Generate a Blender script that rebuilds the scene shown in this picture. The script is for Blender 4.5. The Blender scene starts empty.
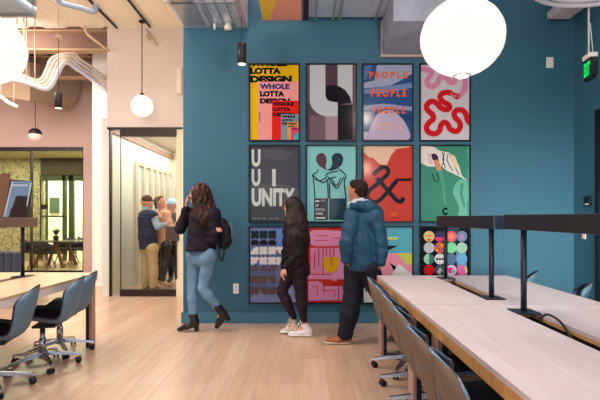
import bpy, bmesh, math, random
import numpy as np
from mathutils import Vector, Matrix
from mathutils.geometry import tessellate_polygon
random.seed(7)
SC = bpy.context.scene
COL = SC.collection
pi = math.pi

# ---------------------------------------------------------------- camera
EYE = 1.325          # camera height; horizon line of the photo lies at row 217
F = 480.0            # focal length in pixels of a 600 px wide frame
cam_d = bpy.data.cameras.new('camera'); cam = bpy.data.objects.new('camera', cam_d); COL.objects.link(cam)
cam.location = (0, 0, EYE); cam.rotation_euler = (pi/2, 0, 0)
cam_d.sensor_width = 36; cam_d.lens = 36*F/600
cam_d.shift_x = -4/600; cam_d.shift_y = 17/600
cam_d.clip_start = .05; cam_d.clip_end = 100
SC.camera = cam

# ---------------------------------------------------------------- world, light, exposure
w = bpy.data.worlds.new('world'); SC.world = w; w.use_nodes = True
w.node_tree.nodes['Background'].inputs[0].default_value = (.62, .76, 1, 1)
w.node_tree.nodes['Background'].inputs[1].default_value = 1.2
SC.view_settings.view_transform = 'Standard'; SC.view_settings.look = 'None'
SC.view_settings.exposure = 0.30; SC.view_settings.gamma = 1; SC.view_settings.use_curve_mapping = False

def area(name, loc, rot, sx, sy, power, color, spread=180):
    l = bpy.data.lights.new(name, 'AREA'); l.shape = 'RECTANGLE'; l.size = sx; l.size_y = sy
    l.energy = power; l.color = color; l.spread = math.radians(spread)
    o = bpy.data.objects.new(name, l); COL.objects.link(o); o.location = loc; o.rotation_euler = rot
    return o
area('daylight_from_back_windows', (-1.5, -3.7, 2.3), (pi/2, 0, 0), 8.5, 2.6, 90, (.88, .92, 1))
area('low_daylight_from_rear_right_window', (1.6, -3.6, 1.5), (pi/2-.06, 0, -.14), 2.2, .9, 15, (.95, 1, .86), 22)  # added narrow fill to brighten the lower right wall, not real window daylight
area('ceiling_light_over_aisle', (-2.0, 4.6, 4.35), (0, 0, 0), 3.6, 4.4, 104, (1, .92, .86), 125)
area('ceiling_light_over_right_table', (1.9, 1.9, 4.35), (0, 0, 0), 2.6, 5, 34, (1, .92, .98), 115)
area('ceiling_light_over_left_table', (-5.2, 4.0, 4.35), (0, 0, 0), 2.8, 6, 135, (1, .91, .86))  # added warm area fill over the left side, no real fixture
area('ceiling_light_far_lounge', (-6.6, 7.3, 4.2), (.75, 0, 0), 4.5, 1.4, 215, (1, .90, .86))  # added and tilted to brighten the pink lounge wall, no real fixture
area('glass_room_ceiling_light', (-2.7, 10.0, 2.92), (0, 0, 0), .9, 3.4, 44, (1, .96, .92))
area('meeting_room_ceiling_light', (-7.8, 12.9, 3.05), (0, 0, 0), 4.5, 2.2, 140, (1, .95, .78))
area('back_office_ceiling_light', (-7.7, 15.6, 3.05), (0, 0, 0), 4, 1.4, 230, (1, 1, .90))

# ---------------------------------------------------------------- helpers
def at(x, y, d):
    """world point seen at picture column x, row y at distance d"""
    return Vector(((x-304)/F*d, d, EYE+(217-y)/F*d))

def lin(c):
    return tuple(((v/255)/12.92 if v/255 <= .04045 else ((v/255+.055)/1.055)**2.4) for v in c)
_mc = {}
def mat(name, rgb, rough=.6, metal=0, coat=0, emit=0, emit_rgb=None, bump=0, bscale=40, var=0, vscale=6, stretch=(1,1,1), spec=None, sheen=0):
    k = (name,)
    if k in _mc: return _mc[k]
    m = bpy.data.materials.new(name); m.use_nodes = True; nt = m.node_tree; b = nt.nodes['Principled BSDF']
    c = (*lin(rgb), 1)
    b.inputs['Base Color'].default_value = c; b.inputs['Roughness'].default_value = rough
    b.inputs['Metallic'].default_value = metal; b.inputs['Coat Weight'].default_value = coat
    b.inputs['Coat Roughness'].default_value = .06
    b.inputs['Specular IOR Level'].default_value = spec if spec is not None else (.5 if rough < .5 else .2)
    if sheen: b.inputs['Sheen Weight'].default_value = sheen
    if emit:
        b.inputs['Emission Color'].default_value = (*lin(emit_rgb or rgb), 1); b.inputs['Emission Strength'].default_value = emit
    if bump or var:
        tc = nt.nodes.new('ShaderNodeTexCoord'); mp = nt.nodes.new('ShaderNodeMapping'); nt.links.new(tc.outputs['Object'], mp.inputs[0])
        mp.inputs['Scale'].default_value = stretch
    if bump:
        n = nt.nodes.new('ShaderNodeTexNoise'); n.inputs['Scale'].default_value = bscale; n.inputs['Detail'].default_value = 4
        nt.links.new(mp.outputs[0], n.inputs['Vector'])
        bp = nt.nodes.new('ShaderNodeBump'); bp.inputs['Strength'].default_value = bump; bp.inputs['Distance'].default_value = .02
        nt.links.new(n.outputs[0], bp.inputs['Height']); nt.links.new(bp.outputs[0], b.inputs['Normal'])
    if var:
        n = nt.nodes.new('ShaderNodeTexNoise'); n.inputs['Scale'].default_value = vscale; n.inputs['Detail'].default_value = 5
        nt.links.new(mp.outputs[0], n.inputs['Vector'])
        mx = nt.nodes.new('ShaderNodeMix'); mx.data_type = 'RGBA'
        mx.inputs[6].default_value = tuple(min(1, v*(1+var)) for v in c[:3])+(1,)
        mx.inputs[7].default_value = tuple(v*(1-var) for v in c[:3])+(1,)
        rp = nt.nodes.new('ShaderNodeMapRange'); rp.inputs[1].default_value = .35; rp.inputs[2].default_value = .65
        nt.links.new(n.outputs[0], rp.inputs[0]); nt.links.new(rp.outputs[0], mx.inputs[0]); nt.links.new(mx.outputs[2], b.inputs['Base Color'])
    _mc[k] = m
    return m

def glass_mat(name, tint=(.93, .97, .94), refl=.55):
    m = bpy.data.materials.new(name); m.use_nodes = True; nt = m.node_tree; nt.nodes.clear()
    o = nt.nodes.new('ShaderNodeOutputMaterial'); t = nt.nodes.new('ShaderNodeBsdfTransparent'); t.inputs[0].default_value = (*tint, 1)
    g = nt.nodes.new('ShaderNodeBsdfGlossy'); g.inputs['Roughness'].default_value = .01
    f = nt.nodes.new('ShaderNodeFresnel'); f.inputs[0].default_value = 1.45
    mu = nt.nodes.new('ShaderNodeMath'); mu.operation = 'MULTIPLY'; mu.inputs[1].default_value = refl
    x = nt.nodes.new('ShaderNodeMixShader')
    nt.links.new(f.outputs[0], mu.inputs[0]); nt.links.new(mu.outputs[0], x.inputs[0]); nt.links.new(t.outputs[0], x.inputs[1]); nt.links.new(g.outputs[0], x.inputs[2]); nt.links.new(x.outputs[0], o.inputs[0])
    return m

class MB:
    """collects shapes and links them as one mesh object"""
    def __init__(s): s.v = []; s.f = []; s.m = []; s.sm = []; s.mi = 0; s.smooth = False
    def add(s, vs, fs, smooth=None):
        o = len(s.v); s.v += [tuple(p) for p in vs]
        for f in fs: s.f.append([i+o for i in f]); s.m.append(s.mi); s.sm.append(s.smooth if smooth is None else smooth)
        return s
    def box(s, x0, x1, y0, y1, z0, z1, M=None, bev=0):
        bm = bmesh.new(); bmesh.ops.create_cube(bm, size=1)
        for v in bm.verts: v.co = ((x0+x1)/2+v.co.x*(x1-x0), (y0+y1)/2+v.co.y*(y1-y0), (z0+z1)/2+v.co.z*(z1-z0))
        if bev: bmesh.ops.bevel(bm, geom=list(bm.edges), offset=bev, segments=2, affect='EDGES', profile=.5)
        bm.verts.index_update()
        s.add([(M @ v.co if M else v.co) for v in bm.verts], [[v.index for v in f.verts] for f in bm.faces], False); bm.free(); return s
    def tube(s, pts, r, n=10, cap=True, closed=False):
        pts = [Vector(p) for p in pts]; rs = r if isinstance(r, (list, tuple)) else [r]*len(pts)
        vs = []; fs = []; N = len(pts); up = None
        for i, p in enumerate(pts):
            if closed: t = (pts[(i+1) % N]-pts[i-1])
            else: t = pts[min(i+1, N-1)]-pts[max(i-1, 0)]
            t.normalize()
            if up is None:
                up = Vector((0, 0, 1)) if abs(t.z) < .9 else Vector((1, 0, 0))
            a = t.cross(up)
            if a.length < 1e-5: a = t.orthogonal()
            a.normalize(); b = a.cross(t).normalized(); up = b
            for k in range(n):
                q = 2*pi*k/n; vs.append(p+(a*math.cos(q)+b*math.sin(q))*rs[i])
        for i in range(N if closed else N-1):
            j = (i+1) % N
            for k in range(n): fs.append([i*n+k, i*n+(k+1) % n, j*n+(k+1) % n, j*n+k])
        if cap and not closed: fs.append(list(range(n))[::-1]); fs.append([(N-1)*n+k for k in range(n)])
        return s.add(vs, fs, True)
    def lathe(s, c, prof, n=24):
        vs = []; fs = []; c = Vector(c)
        for (r, z) in prof:
            for k in range(n): q = 2*pi*k/n; vs.append(c+Vector((r*math.cos(q), r*math.sin(q), z)))
        for i in range(len(prof)-1):
            for k in range(n): fs.append([i*n+k, i*n+(k+1) % n, (i+1)*n+(k+1) % n, (i+1)*n+k])
        if prof[0][0] > 1e-4: fs.append(list(range(n))[::-1])
        if prof[-1][0] > 1e-4: fs.append([(len(prof)-1)*n+k for k in range(n)])
        return s.add(vs, fs, True)
    def poly(s, pts3, fs=None):
        return s.add(pts3, fs or [list(range(len(pts3)))], False)
    def build(s, name, m, parent=None, M=None):
        me = bpy.data.meshes.new(name); vs = s.v if M is None else [M @ Vector(p) for p in s.v]
        me.from_pydata([tuple(v) for v in vs], [], s.f)
        for mm in (m if isinstance(m, (list, tuple)) else [m]): me.materials.append(mm)
        me.polygons.foreach_set('material_index', s.m); me.polygons.foreach_set('use_smooth', s.sm); me.update()
        o = bpy.data.objects.new(name, me); COL.objects.link(o)
        if parent is not None:
            o.parent = parent
            if parent.type == 'EMPTY' or True: o.matrix_parent_inverse = Matrix.Identity(4)
        return o

def tag(o, label=None, cat=None, group=None, kind=None):
    if label: o['label'] = label
    if cat: o['category'] = cat
    if group: o['group'] = group
    if kind: o['kind'] = kind
    return o
def empty(name, loc=(0, 0, 0), rz=0):
    o = bpy.data.objects.new(name, None); COL.objects.link(o); o.location = loc; o.rotation_euler = (0, 0, rz); o.empty_display_size = .1
    return o
def copy_tree(o, parent=None):
    c = o.copy(); COL.objects.link(c); c.parent = parent
    for ch in [q for q in bpy.data.objects if q.parent == o]: copy_tree(ch, c)
    return c
def struct(name, mb, m): return tag(mb.build(name, m), kind='structure')
def local(root, mb, name, m, parent=None):
    """link a mesh given in world space under a root Empty standing at root.location"""
    M = Matrix.Translation(root.location).inverted()
    return mb.build(name, m, parent or root, M)
# ---------------------------------------------------------------- materials of the place
BLUE = mat('blue_wall_paint', (56, 104, 128), .6, bump=.03, bscale=90, spec=.35)
WHITE = mat('warm_white_paint', (222, 208, 200), .7)
PINKW = mat('pink_beige_paint', (206, 176, 164), .75)
CREAM = mat('cream_paint', (232, 222, 196), .6)
BLACK = mat('black_metal', (22, 22, 26), .4, metal=.3)
STEEL = mat('polished_aluminium', (176, 182, 192), .25, metal=1)
DSTEEL = mat('dark_slate_metal', (38, 44, 58), .42, metal=.5)
WPLAS = mat('white_plastic', (235, 232, 226), .4)
GALV = mat('galvanised_duct', (216, 224, 236), .30, metal=.5, bump=.06, bscale=4, var=.08, vscale=5)
GALV2 = mat('galvanised_flange', (190, 190, 192), .4, metal=.8)
GLASS = glass_mat('clear_glass', (.97, .985, .97))
DGLASS = glass_mat('meeting_room_glass', (.93, .95, .84), .8)

def floor_mat():
    m = bpy.data.materials.new('oak_plank_floor'); m.use_nodes = True; nt = m.node_tree; b = nt.nodes['Principled BSDF']
    tc = nt.nodes.new('ShaderNodeTexCoord'); mp = nt.nodes.new('ShaderNodeMapping'); mp.inputs['Rotation'].default_value = (0, 0, pi/2)
    br = nt.nodes.new('ShaderNodeTexBrick'); br.inputs['Scale'].default_value = 1; br.inputs['Brick Width'].default_value = 1.9; br.inputs['Row Height'].default_value = .19
    br.inputs['Mortar Size'].default_value = .0025; br.inputs['Mortar Smooth'].default_value = .3; br.offset = .37; br.inputs['Bias'].default_value = 0
    br.inputs['Color1'].default_value = (*lin((204, 174, 150)), 1); br.inputs['Color2'].default_value = (*lin((195, 162, 136)), 1); br.inputs['Mortar'].default_value = (*lin((180, 145, 118)), 1)
    nt.links.new(tc.outputs['Object'], mp.inputs[0]); nt.links.new(mp.outputs[0], br.inputs[0])
    n = nt.nodes.new('ShaderNodeTexNoise'); n.inputs['Scale'].default_value = 3; n.inputs['Detail'].default_value = 8; n.inputs['Distortion'].default_value = .6
    mp2 = nt.nodes.new('ShaderNodeMapping'); mp2.inputs['Scale'].default_value = (6, .5, 1); nt.links.new(tc.outputs['Object'], mp2.inputs[0]); nt.links.new(mp2.outputs[0], n.inputs['Vector'])
    rp = nt.nodes.new('ShaderNodeMapRange'); rp.inputs[1].default_value = .3; rp.inputs[2].default_value = .75; rp.inputs[3].default_value = 1.06; rp.inputs[4].default_value = .86
    mx = nt.nodes.new('ShaderNodeVectorMath'); mx.operation = 'SCALE'
    nt.links.new(n.outputs[0], rp.inputs[0]); nt.links.new(br.outputs[0], mx.inputs[0]); nt.links.new(rp.outputs[0], mx.inputs['Scale']); nt.links.new(mx.outputs[0], b.inputs['Base Color'])
    b.inputs['Roughness'].default_value = .27; b.inputs['Specular IOR Level'].default_value = .5
    return m
def stone_mat():
    m = bpy.data.materials.new('pitted_stone'); m.use_nodes = True; nt = m.node_tree; b = nt.nodes['Principled BSDF']
    v = nt.nodes.new('ShaderNodeTexNoise'); v.inputs['Scale'].default_value = 17; v.inputs['Detail'].default_value = 6; v.inputs['Roughness'].default_value = .8
    tc = nt.nodes.new('ShaderNodeTexCoord'); nt.links.new(tc.outputs['Object'], v.inputs['Vector'])
    r = nt.nodes.new('ShaderNodeValToRGB'); r.color_ramp.elements[0].position = .38; r.color_ramp.elements[0].color = (*lin((70, 66, 44)), 1)
    r.color_ramp.elements[1].position = .56; r.color_ramp.elements[1].color = (*lin((176, 170, 136)), 1)
    nt.links.new(v.outputs[0], r.inputs[0]); nt.links.new(r.outputs[0], b.inputs['Base Color']); b.inputs['Roughness'].default_value = .8
    return m
def wood_mat(name, c1, c2, rough=.35, grain=(1, 14, 14), spec=.5):
    m = bpy.data.materials.new(name); m.use_nodes = True; nt = m.node_tree; b = nt.nodes['Principled BSDF']
    tc = nt.nodes.new('ShaderNodeTexCoord'); mp = nt.nodes.new('ShaderNodeMapping'); mp.inputs['Scale'].default_value = grain
    n = nt.nodes.new('ShaderNodeTexNoise'); n.inputs['Scale'].default_value = 1.6; n.inputs['Detail'].default_value = 7; n.inputs['Distortion'].default_value = .8
    r = nt.nodes.new('ShaderNodeValToRGB'); r.color_ramp.elements[0].position = .35; r.color_ramp.elements[0].color = (*lin(c1), 1)
    r.color_ramp.elements[1].position = .7; r.color_ramp.elements[1].color = (*lin(c2), 1)
    nt.links.new(tc.outputs['Object'], mp.inputs[0]); nt.links.new(mp.outputs[0], n.inputs['Vector']); nt.links.new(n.outputs[0], r.inputs[0]); nt.links.new(r.outputs[0], b.inputs['Base Color'])
    b.inputs['Roughness'].default_value = rough; b.inputs['Specular IOR Level'].default_value = spec
    return m
def deck_mesh(x0, x1, y0, y1, z, pitch=.30, depth=.05, along='y'):
    """ribbed steel deck seen from below; ribs run along y"""
    mb = MB(); vs = []; fs = []; prof = []; x = x0
    while x < x1:
        prof += [(x, z), (x+pitch*.5, z), (x+pitch*.6, z+depth), (x+pitch*.9, z+depth)]; x += pitch
    prof.append((x1, z))
    prof = [(min(px, x1), pz) for px, pz in prof]
    for (px, pz) in prof: vs += [(px, y0, pz), (px, y1, pz)]
    for i in range(len(prof)-1): fs.append([2*i, 2*i+1, 2*i+3, 2*i+2])
    mb.add(vs, fs); return mb

# ---------------------------------------------------------------- the setting
struct('floor', MB().box(-10.5, 3.6, -4.2, 17, -.1, 0), floor_mat())
CEILC = mat('cream_ceiling_deck', (246, 238, 220), .55)
mb = deck_mesh(-10.5, 3.6, -4.2, 8.0, 4.47, .62, .03); mb.box(-10.5, 3.6, -4.2, 8.0, 4.52, 4.6); struct('ceiling', mb, CEILC)
BROWN = mat('brown_deck_paint', (170, 138, 116), .7)  # far deck gets little light; that shade is put into its brown colour
mb = deck_mesh(-10.5, -1.5, 8.0, 12, 4.62, .42, .09); mb.box(-10.5, -1.5, 8.0, 12, 4.72, 4.8); struct('ceiling_far', mb, BROWN)
mb = MB().box(-1.51, 3.55, 6.0, 6.25, 0, 4.6); struct('wall_front', mb, BLUE)
struct('baseboard_front', MB().box(-1.53, 3.375, 5.975, 6.0, 0, .135).box(-1.53, -1.51, 6.0, 6.25, 0, .135), mat('blue_baseboard_paint', (62, 120, 146), .4))
struct('wall_right', MB().box(3.375, 3.55, -4.2, 4.35, 0, 4.6).box(3.375, 3.55, 5.53, 6.0, 0, 4.6).box(3.375, 3.55, 4.35, 5.53, 2.555, 4.6), BLUE)
struct('baseboard_right', MB().box(3.355, 3.375, 5.53, 5.975, 0, .135).box(3.355, 3.375, -4, 4.35, 0, .135), bpy.data.materials['blue_baseboard_paint'])
# door in the right wall
dr = tag(MB().box(3.40, 3.44, 4.42, 5.46, .01, 2.48).build('door_1', mat('dark_walnut_door', (60, 42, 34), .4)), kind='structure')
MB().box(3.35, 3.46, 5.46, 5.53, 0, 2.555).box(3.35, 3.46, 4.35, 4.42, 0, 2.555).box(3.35, 3.46, 4.42, 5.46, 2.485, 2.555).build('door_frame', BLACK, dr)
MB().tube([(3.37, 4.55, .9), (3.33, 4.55, .9), (3.33, 4.55, 1.3), (3.37, 4.55, 1.3)], .012).build('door_handle', STEEL, dr)
# back wall with windows behind the camera
mb = MB().box(-10.5, 3.6, -4.2, -4.0, 0, .9).box(-10.5, 3.6, -4.2, -4.0, 3.7, 4.6)
for x in (-10.5, -6.1, -3.2, -.3, 2.75): mb.box(x, x+.45 if x > -10 else -6.3, -4.2, -4.0, .9, 3.7)
struct('wall_back', mb, WHITE)
for i, (a, b) in enumerate(((-5.65, -3.2), (-2.75, -.3), (.15, 2.75))):
    wn = tag(MB().box(a, b, -4.12, -4.09, .9, 3.7).build('window_%d' % (i+1), GLASS), kind='structure')
    m_ = MB().box(a, a+.06, -4.15, -4.05, .9, 3.7).box(b-.06, b, -4.15, -4.05, .9, 3.7).box(a, b, -4.15, -4.05, .9, .96).box(a, b, -4.15, -4.05, 3.64, 3.7).box((a+b)/2-.03, (a+b)/2+.03, -4.15, -4.05, .9, 3.7)
    m_.build('window_frame', BLACK, wn)
struct('wall_left', MB().box(-10.6, -10.5, -4.2, 17, 0, 4.8), PINKW)
# white bulkhead over the glass room, 8 m away, and its room
struct('wall_bulkhead', MB().box(-3.28, -1.45, 8.0, 8.12, 2.82, 4.75), WHITE)
struct('wall_glass_room_right', MB().box(-2.13, -2.02, 8.0, 12, 0, 2.82).box(-2.02, -1.45, 8.0, 8.12, 0, 2.82), CREAM)
struct('wall_passage', MB().box(-1.55, -1.45, 6.25, 8.0, 0, 4.6), CREAM)
struct('wall_glass_room_left', MB().box(-3.42, -3.30, 8.12, 12, 0, 2.95), mat('pale_green_white_paint', (226, 228, 216), .5))
struct('trim_1', MB().box(-3.30, -3.26, 8.15, 12, 2.76, 2.86), mat('pinkish_trim', (150, 118, 100), .5))
struct('wall_glass_room_back', MB().box(-3.42, -2.02, 12, 12.1, 0, 2.95), CREAM)
struct('ceiling_glass_room', MB().box(-3.42, -2.02, 8.12, 12.1, 2.95, 3.0), WHITE)
mb = MB()
for k in range(4): x = -3.2+k*.28; mb.box(x, x+.20, 11.95, 12.0, .25, 2.1, bev=.01)
for y_ in (9.3, 9.75, 10.2, 10.6, 11.0, 11.4): mb.box(-3.30, -3.25, y_, y_+.14, 0, 2.35)
mb.box(-3.30, -3.26, 9.3, 11.9, 2.35, 2.42)
struct('trim_2', mb, mat('white_panel_paint', (200, 192, 172), .35))
# cream wall turning into the lounge and the pink wall behind it
struct('wall_cream_return', MB().box(-4.06, -3.42, 9.2, 9.35, 0, 4.7), mat('bright_cream_paint', (250, 242, 228), .6))
struct('wall_lounge', MB().box(-10.5, -3.42, 11.4, 11.55, 2.99, 4.75).box(-5.24, -3.42, 11.4, 11.55, 0, 2.99), PINKW)
# meeting room behind glass
struct('wall_stone', MB().box(-10.5, -7.93, 14.5, 14.7, 0, 3.1).box(-7.93, -5.2, 14.5, 14.7, 3.05, 3.1), stone_mat())
struct('wall_stone_header', MB().box(-7.93, -6.2, 14.45, 14.7, 2.6, 3.1), mat('dark_green_panel', (62, 60, 44), .5))
struct('wall_office_back', MB().box(-10.5, -5, 16.6, 16.7, 0, 3.1), mat('office_white', (240, 240, 225), .6))
struct('wall_office_right', MB().box(-5.3, -5.2, 11.55, 16.6, 0, 3.1), mat('office_white2', (222, 220, 190), .6))
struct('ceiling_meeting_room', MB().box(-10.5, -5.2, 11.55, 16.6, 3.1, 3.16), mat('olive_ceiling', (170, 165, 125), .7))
wn = tag(MB().box(-10.4, -5.24, 11.46, 11.47, .02, 2.97).build('window_4', DGLASS), kind='structure')
MB().box(-10.5, -5.2, 11.41, 11.5, 2.90, 2.99).box(-8.6, -8.57, 11.42, 11.5, 0, 2.9).box(-6.515, -6.49, 11.42, 11.5, 0, 2.9).box(-5.27, -5.24, 11.42, 11.5, 0, 2.9).box(-10.4, -5.24, 11.42, 11.5, 0, .05).build('window_frame', BLACK, wn)
DG = mat('dark_green_frame', (58, 72, 52), .5)
dn = tag(MB().box(-7.93, -6.2, 14.56, 14.57, .02, 2.6).build('door_2', GLASS), kind='structure')
m_ = MB()
for xx, ww in ((41.5, 1.2), (46.5, 1), (64.5, 3), (71.5, 4.5)): X = (xx-304)/33; m_.box(X-ww/66, X+ww/66, 14.5, 14.62, 0, 2.6)
m_.box(-7.93, -6.2, 14.5, 14.62, 2.42, 2.6).box(-7.93, -7.2, 14.5, 14.62, 1.32, 1.37).box(-7.93, -7.2, 14.5, 14.62, .2, .45)
m_.build('door_frame', DG, dn)
MB().box(-7.93, -7.72, 14.44, 14.5, 1.56, 1.70).build('door_lock', BLACK, dn)

# glass door wall of the small room
gd = tag(MB().box(-3.235, -2.13, 8.04, 8.052, .02, 2.78).build('door_3', GLASS), kind='structure')
m_ = MB().box(-3.28, -2.02, 7.99, 8.12, 2.785, 2.82).box(-3.25, -3.225, 8.0, 8.08, 0, 2.79).box(-3.075, -3.067, 8.03, 8.06, 0, 2.79)
m_.box(-3.07, -2.12, 8.0, 8.09, 2.67, 2.785).box(-3.07, -2.13, 8.0, 8.09, 0, .11)
m_.build('door_frame', mat('dark_bronze', (48, 38, 36), .4, metal=.4), gd)
MB().box(-2.30, -2.08, 7.96, 8.10, .93, 1.17, bev=.008).build('door_lock', mat('brown_lock_box', (66, 46, 42), .45), gd)
MB().tube([(-2.12, 7.97, .93), (-2.12, 7.97, .3)], .012).tube([(-2.12, 7.97, .32), (-2.12, 8.04, .32)], .01).build('door_handle', BLACK, gd)

# steel beams of the high lounge ceiling
BEAMC = mat('beam_paint', (128, 98, 84), .65); BEAML = mat('beam_flange_paint', (190, 158, 122), .6)
for d, z0, z1, lab in ((8.2, 4.17, 4.47, 'trim_3'), (9.9, 4.20, 4.60, 'trim_4')):
    x1 = -3.3 if d < 9 else -3.45
    b_ = struct(lab, MB().box(-10.4, x1, d, d+.02, z0, z1), BEAMC)
    MB().box(-10.4, x1, d-.09, d+.11, z0-.02, z0).box(-10.4, x1, d-.09, d+.11, z1, z1+.02).build('flange', BEAML, b_)

# soffit duct along the pink wall
sf = MB(); P = [at(-6, 95, 9.6), at(30, 101, 9.6), at(76, 97, 11.1), at(76, 72, 11.1), at(30, 62, 9.6), at(-6, 60, 9.6)]
vs = [tuple(p) for p in P]+[(p.x, 11.38, p.z+.25) for p in P]
sf.add(vs, [[0, 1, 2, 3, 4, 5], [6, 7, 1, 0], [7, 8, 2, 1], [8, 9, 3, 2], [9, 10, 4, 3], [11, 10, 9, 8, 7, 6], [10, 11, 5, 4]])
struct('ceiling_soffit', sf, mat('tan_soffit', (176, 150, 120), .7))
# ---------------------------------------------------------------- posters
def rect(x0, y0, x1, y1): return [(x0, y0), (x1, y0), (x1, y1), (x0, y1)]
def disc(cx, cy, r, n=28, a0=0, a1=360, ry=None):
    q = [math.radians(a0+(a1-a0)*i/n) for i in range(n+(0 if a1-a0 == 360 else 1))]
    return [(cx+r*math.cos(a), cy+(ry or r)*math.sin(a)) for a in q]
def spline(pts, n=6):
    out = []
    for i in range(len(pts)-1):
        p0 = pts[max(i-1, 0)]; p1 = pts[i]; p2 = pts[i+1]; p3 = pts[min(i+2, len(pts)-1)]
        for k in range(n):
            t = k/n
            out.append(tuple(.5*((2*p1[c])+(-p0[c]+p2[c])*t+(2*p0[c]-5*p1[c]+4*p2[c]-p3[c])*t*t+(-p0[c]+3*p1[c]-3*p2[c]+p3[c])*t**3) for c in range(len(p1))))
    out.append(tuple(pts[-1])); return out
def clip(poly, x0, y0, x1, y1):
    for ax, lim, sg in ((0, x0, 1), (0, x1, -1), (1, y0, 1), (1, y1, -1)):
        out = []
        for i, p in enumerate(poly):
            q = poly[i-1]; a = (p[ax]-lim)*sg; b = (q[ax]-lim)*sg
            if (a >= 0) != (b >= 0): t = b/(b-a); out.append((q[0]+(p[0]-q[0])*t, q[1]+(p[1]-q[1])*t))
            if a >= 0: out.append(p)
        poly = out
        if len(poly) < 3: return []
    return poly
def text_polys(s, x0, y0, x1, y1, off=.012, extent=None):
    cu = bpy.data.curves.new('t', 'FONT'); cu.body = s; cu.resolution_u = 3; cu.offset = off
    o = bpy.data.objects.new('t', cu); COL.objects.link(o); bpy.context.view_layer.update()
    me = o.evaluated_get(bpy.context.evaluated_depsgraph_get()).to_mesh()
    v = [(p.co.x, p.co.y) for p in me.vertices]; fs = [list(p.vertices) for p in me.polygons]
    ax, bx = min(p[0] for p in v), max(p[0] for p in v); ay, by = min(p[1] for p in v), max(p[1] for p in v)
    out = [[(x0+(v[i][0]-ax)/(bx-ax)*(x1-x0), y1-(v[i][1]-ay)/(by-ay)*(y1-y0)) for i in f] for f in fs]
    bpy.data.objects.remove(o); bpy.data.curves.remove(cu)
    return out
class Art:
    def __init__(s, ox, oy, Wd, Hd, D, sc):
        s.o = (ox, oy); s.W = Wd; s.H = Hd; s.D = D; s.sc = sc; s.mb = MB(); s.mats = []; s.layer = 0
    def P(s, x, y): return ((s.o[0]+x/s.sc), s.D-.0004*s.layer, s.o[1]-y/s.sc)
    def use(s, c):
        n = 'print_%d_%d_%d' % tuple(c); m = mat(n, [v*.92 if max(c) > 60 else v*.7 for v in c], .16, spec=.15)
        if m not in s.mats: s.mats.append(m)
        s.mb.mi = s.mats.index(m)
    def poly(s, pts, c, box=None, nolayer=False):
        if not nolayer: s.layer += 1
        s.use(c); b = box or (1.2, 1.2, s.W-1.2, s.H-1.2)
        pts = clip(pts, *b)
        if len(pts) < 3: return
        tri = tessellate_polygon([[Vector((p[0], p[1], 0)) for p in pts]])
        V3 = [s.P(*p) for p in pts]; fs = []
        for t in tri:
            a, b_, c_ = [pts[i] for i in t]
            cr = (b_[0]-a[0])*(c_[1]-a[1])-(b_[1]-a[1])*(c_[0]-a[0])
            fs.append(list(t) if cr > 0 else list(t)[::-1])
        s.mb.add(V3, fs, False)
    def text(s, t, x0, y0, x1, y1, c, off=.012, box=None):
        s.layer += 1
        for p in text_polys(t, x0, y0, x1, y1, off): s.poly(p, c, box, True)
    def stroke(s, pts, wd, c, sp=True, box=None):
        s.layer += 1
        if sp: pts = spline(pts)
        h = wd/2; L = []; R = []; n = len(pts)
        for i, q in enumerate(pts):
            a, b = pts[max(i-1, 0)], pts[min(i+1, n-1)]; l = math.hypot(b[0]-a[0], b[1]-a[1]) or 1
            nx, ny = -(b[1]-a[1])/l*h, (b[0]-a[0])/l*h; L.append((q[0]+nx, q[1]+ny)); R.append((q[0]-nx, q[1]-ny))
        for i in range(n-1):
            s.layer += .04; s.poly([L[i], L[i+1], R[i+1], R[i]], c, box, True)
FRAME = mat('black_poster_frame', (12, 13, 20), .4, spec=.25)
S6 = 80.0
def poster(px, py, label, art, Wd=51, Hd=77.5, group='framed posters on the blue wall'):
    ox = (px-304)/S6; oz = EYE+(217-py)/S6; X1 = ox+Wd/S6; z1 = oz-Hd/S6; t = 1.3/S6
    r = empty('framed_poster', ((ox+X1)/2, 5.999, z1)); tag(r, label, 'poster', group)
    f = MB().box(ox, ox+t, 5.968, 5.999, z1, oz).box(X1-t, X1, 5.968, 5.999, z1, oz).box(ox+t, X1-t, 5.968, 5.999, oz-t, oz).box(ox+t, X1-t, 5.968, 5.999, z1, z1+t)
    local(r, f, 'frame', FRAME)
    a = Art(ox, oz, Wd, Hd, 5.985, S6); art(a)
    a.mb.mi = len(a.mats); a.mats.append(FRAME)
    a.mb.box(ox+t, X1-t, 5.986, 5.998, z1+t, oz-t)
    local(r, a.mb, 'print', a.mats)
K = (16, 18, 24)
def full(a, c): a.poly(rect(0, 0, 60, 90), c)
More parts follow.
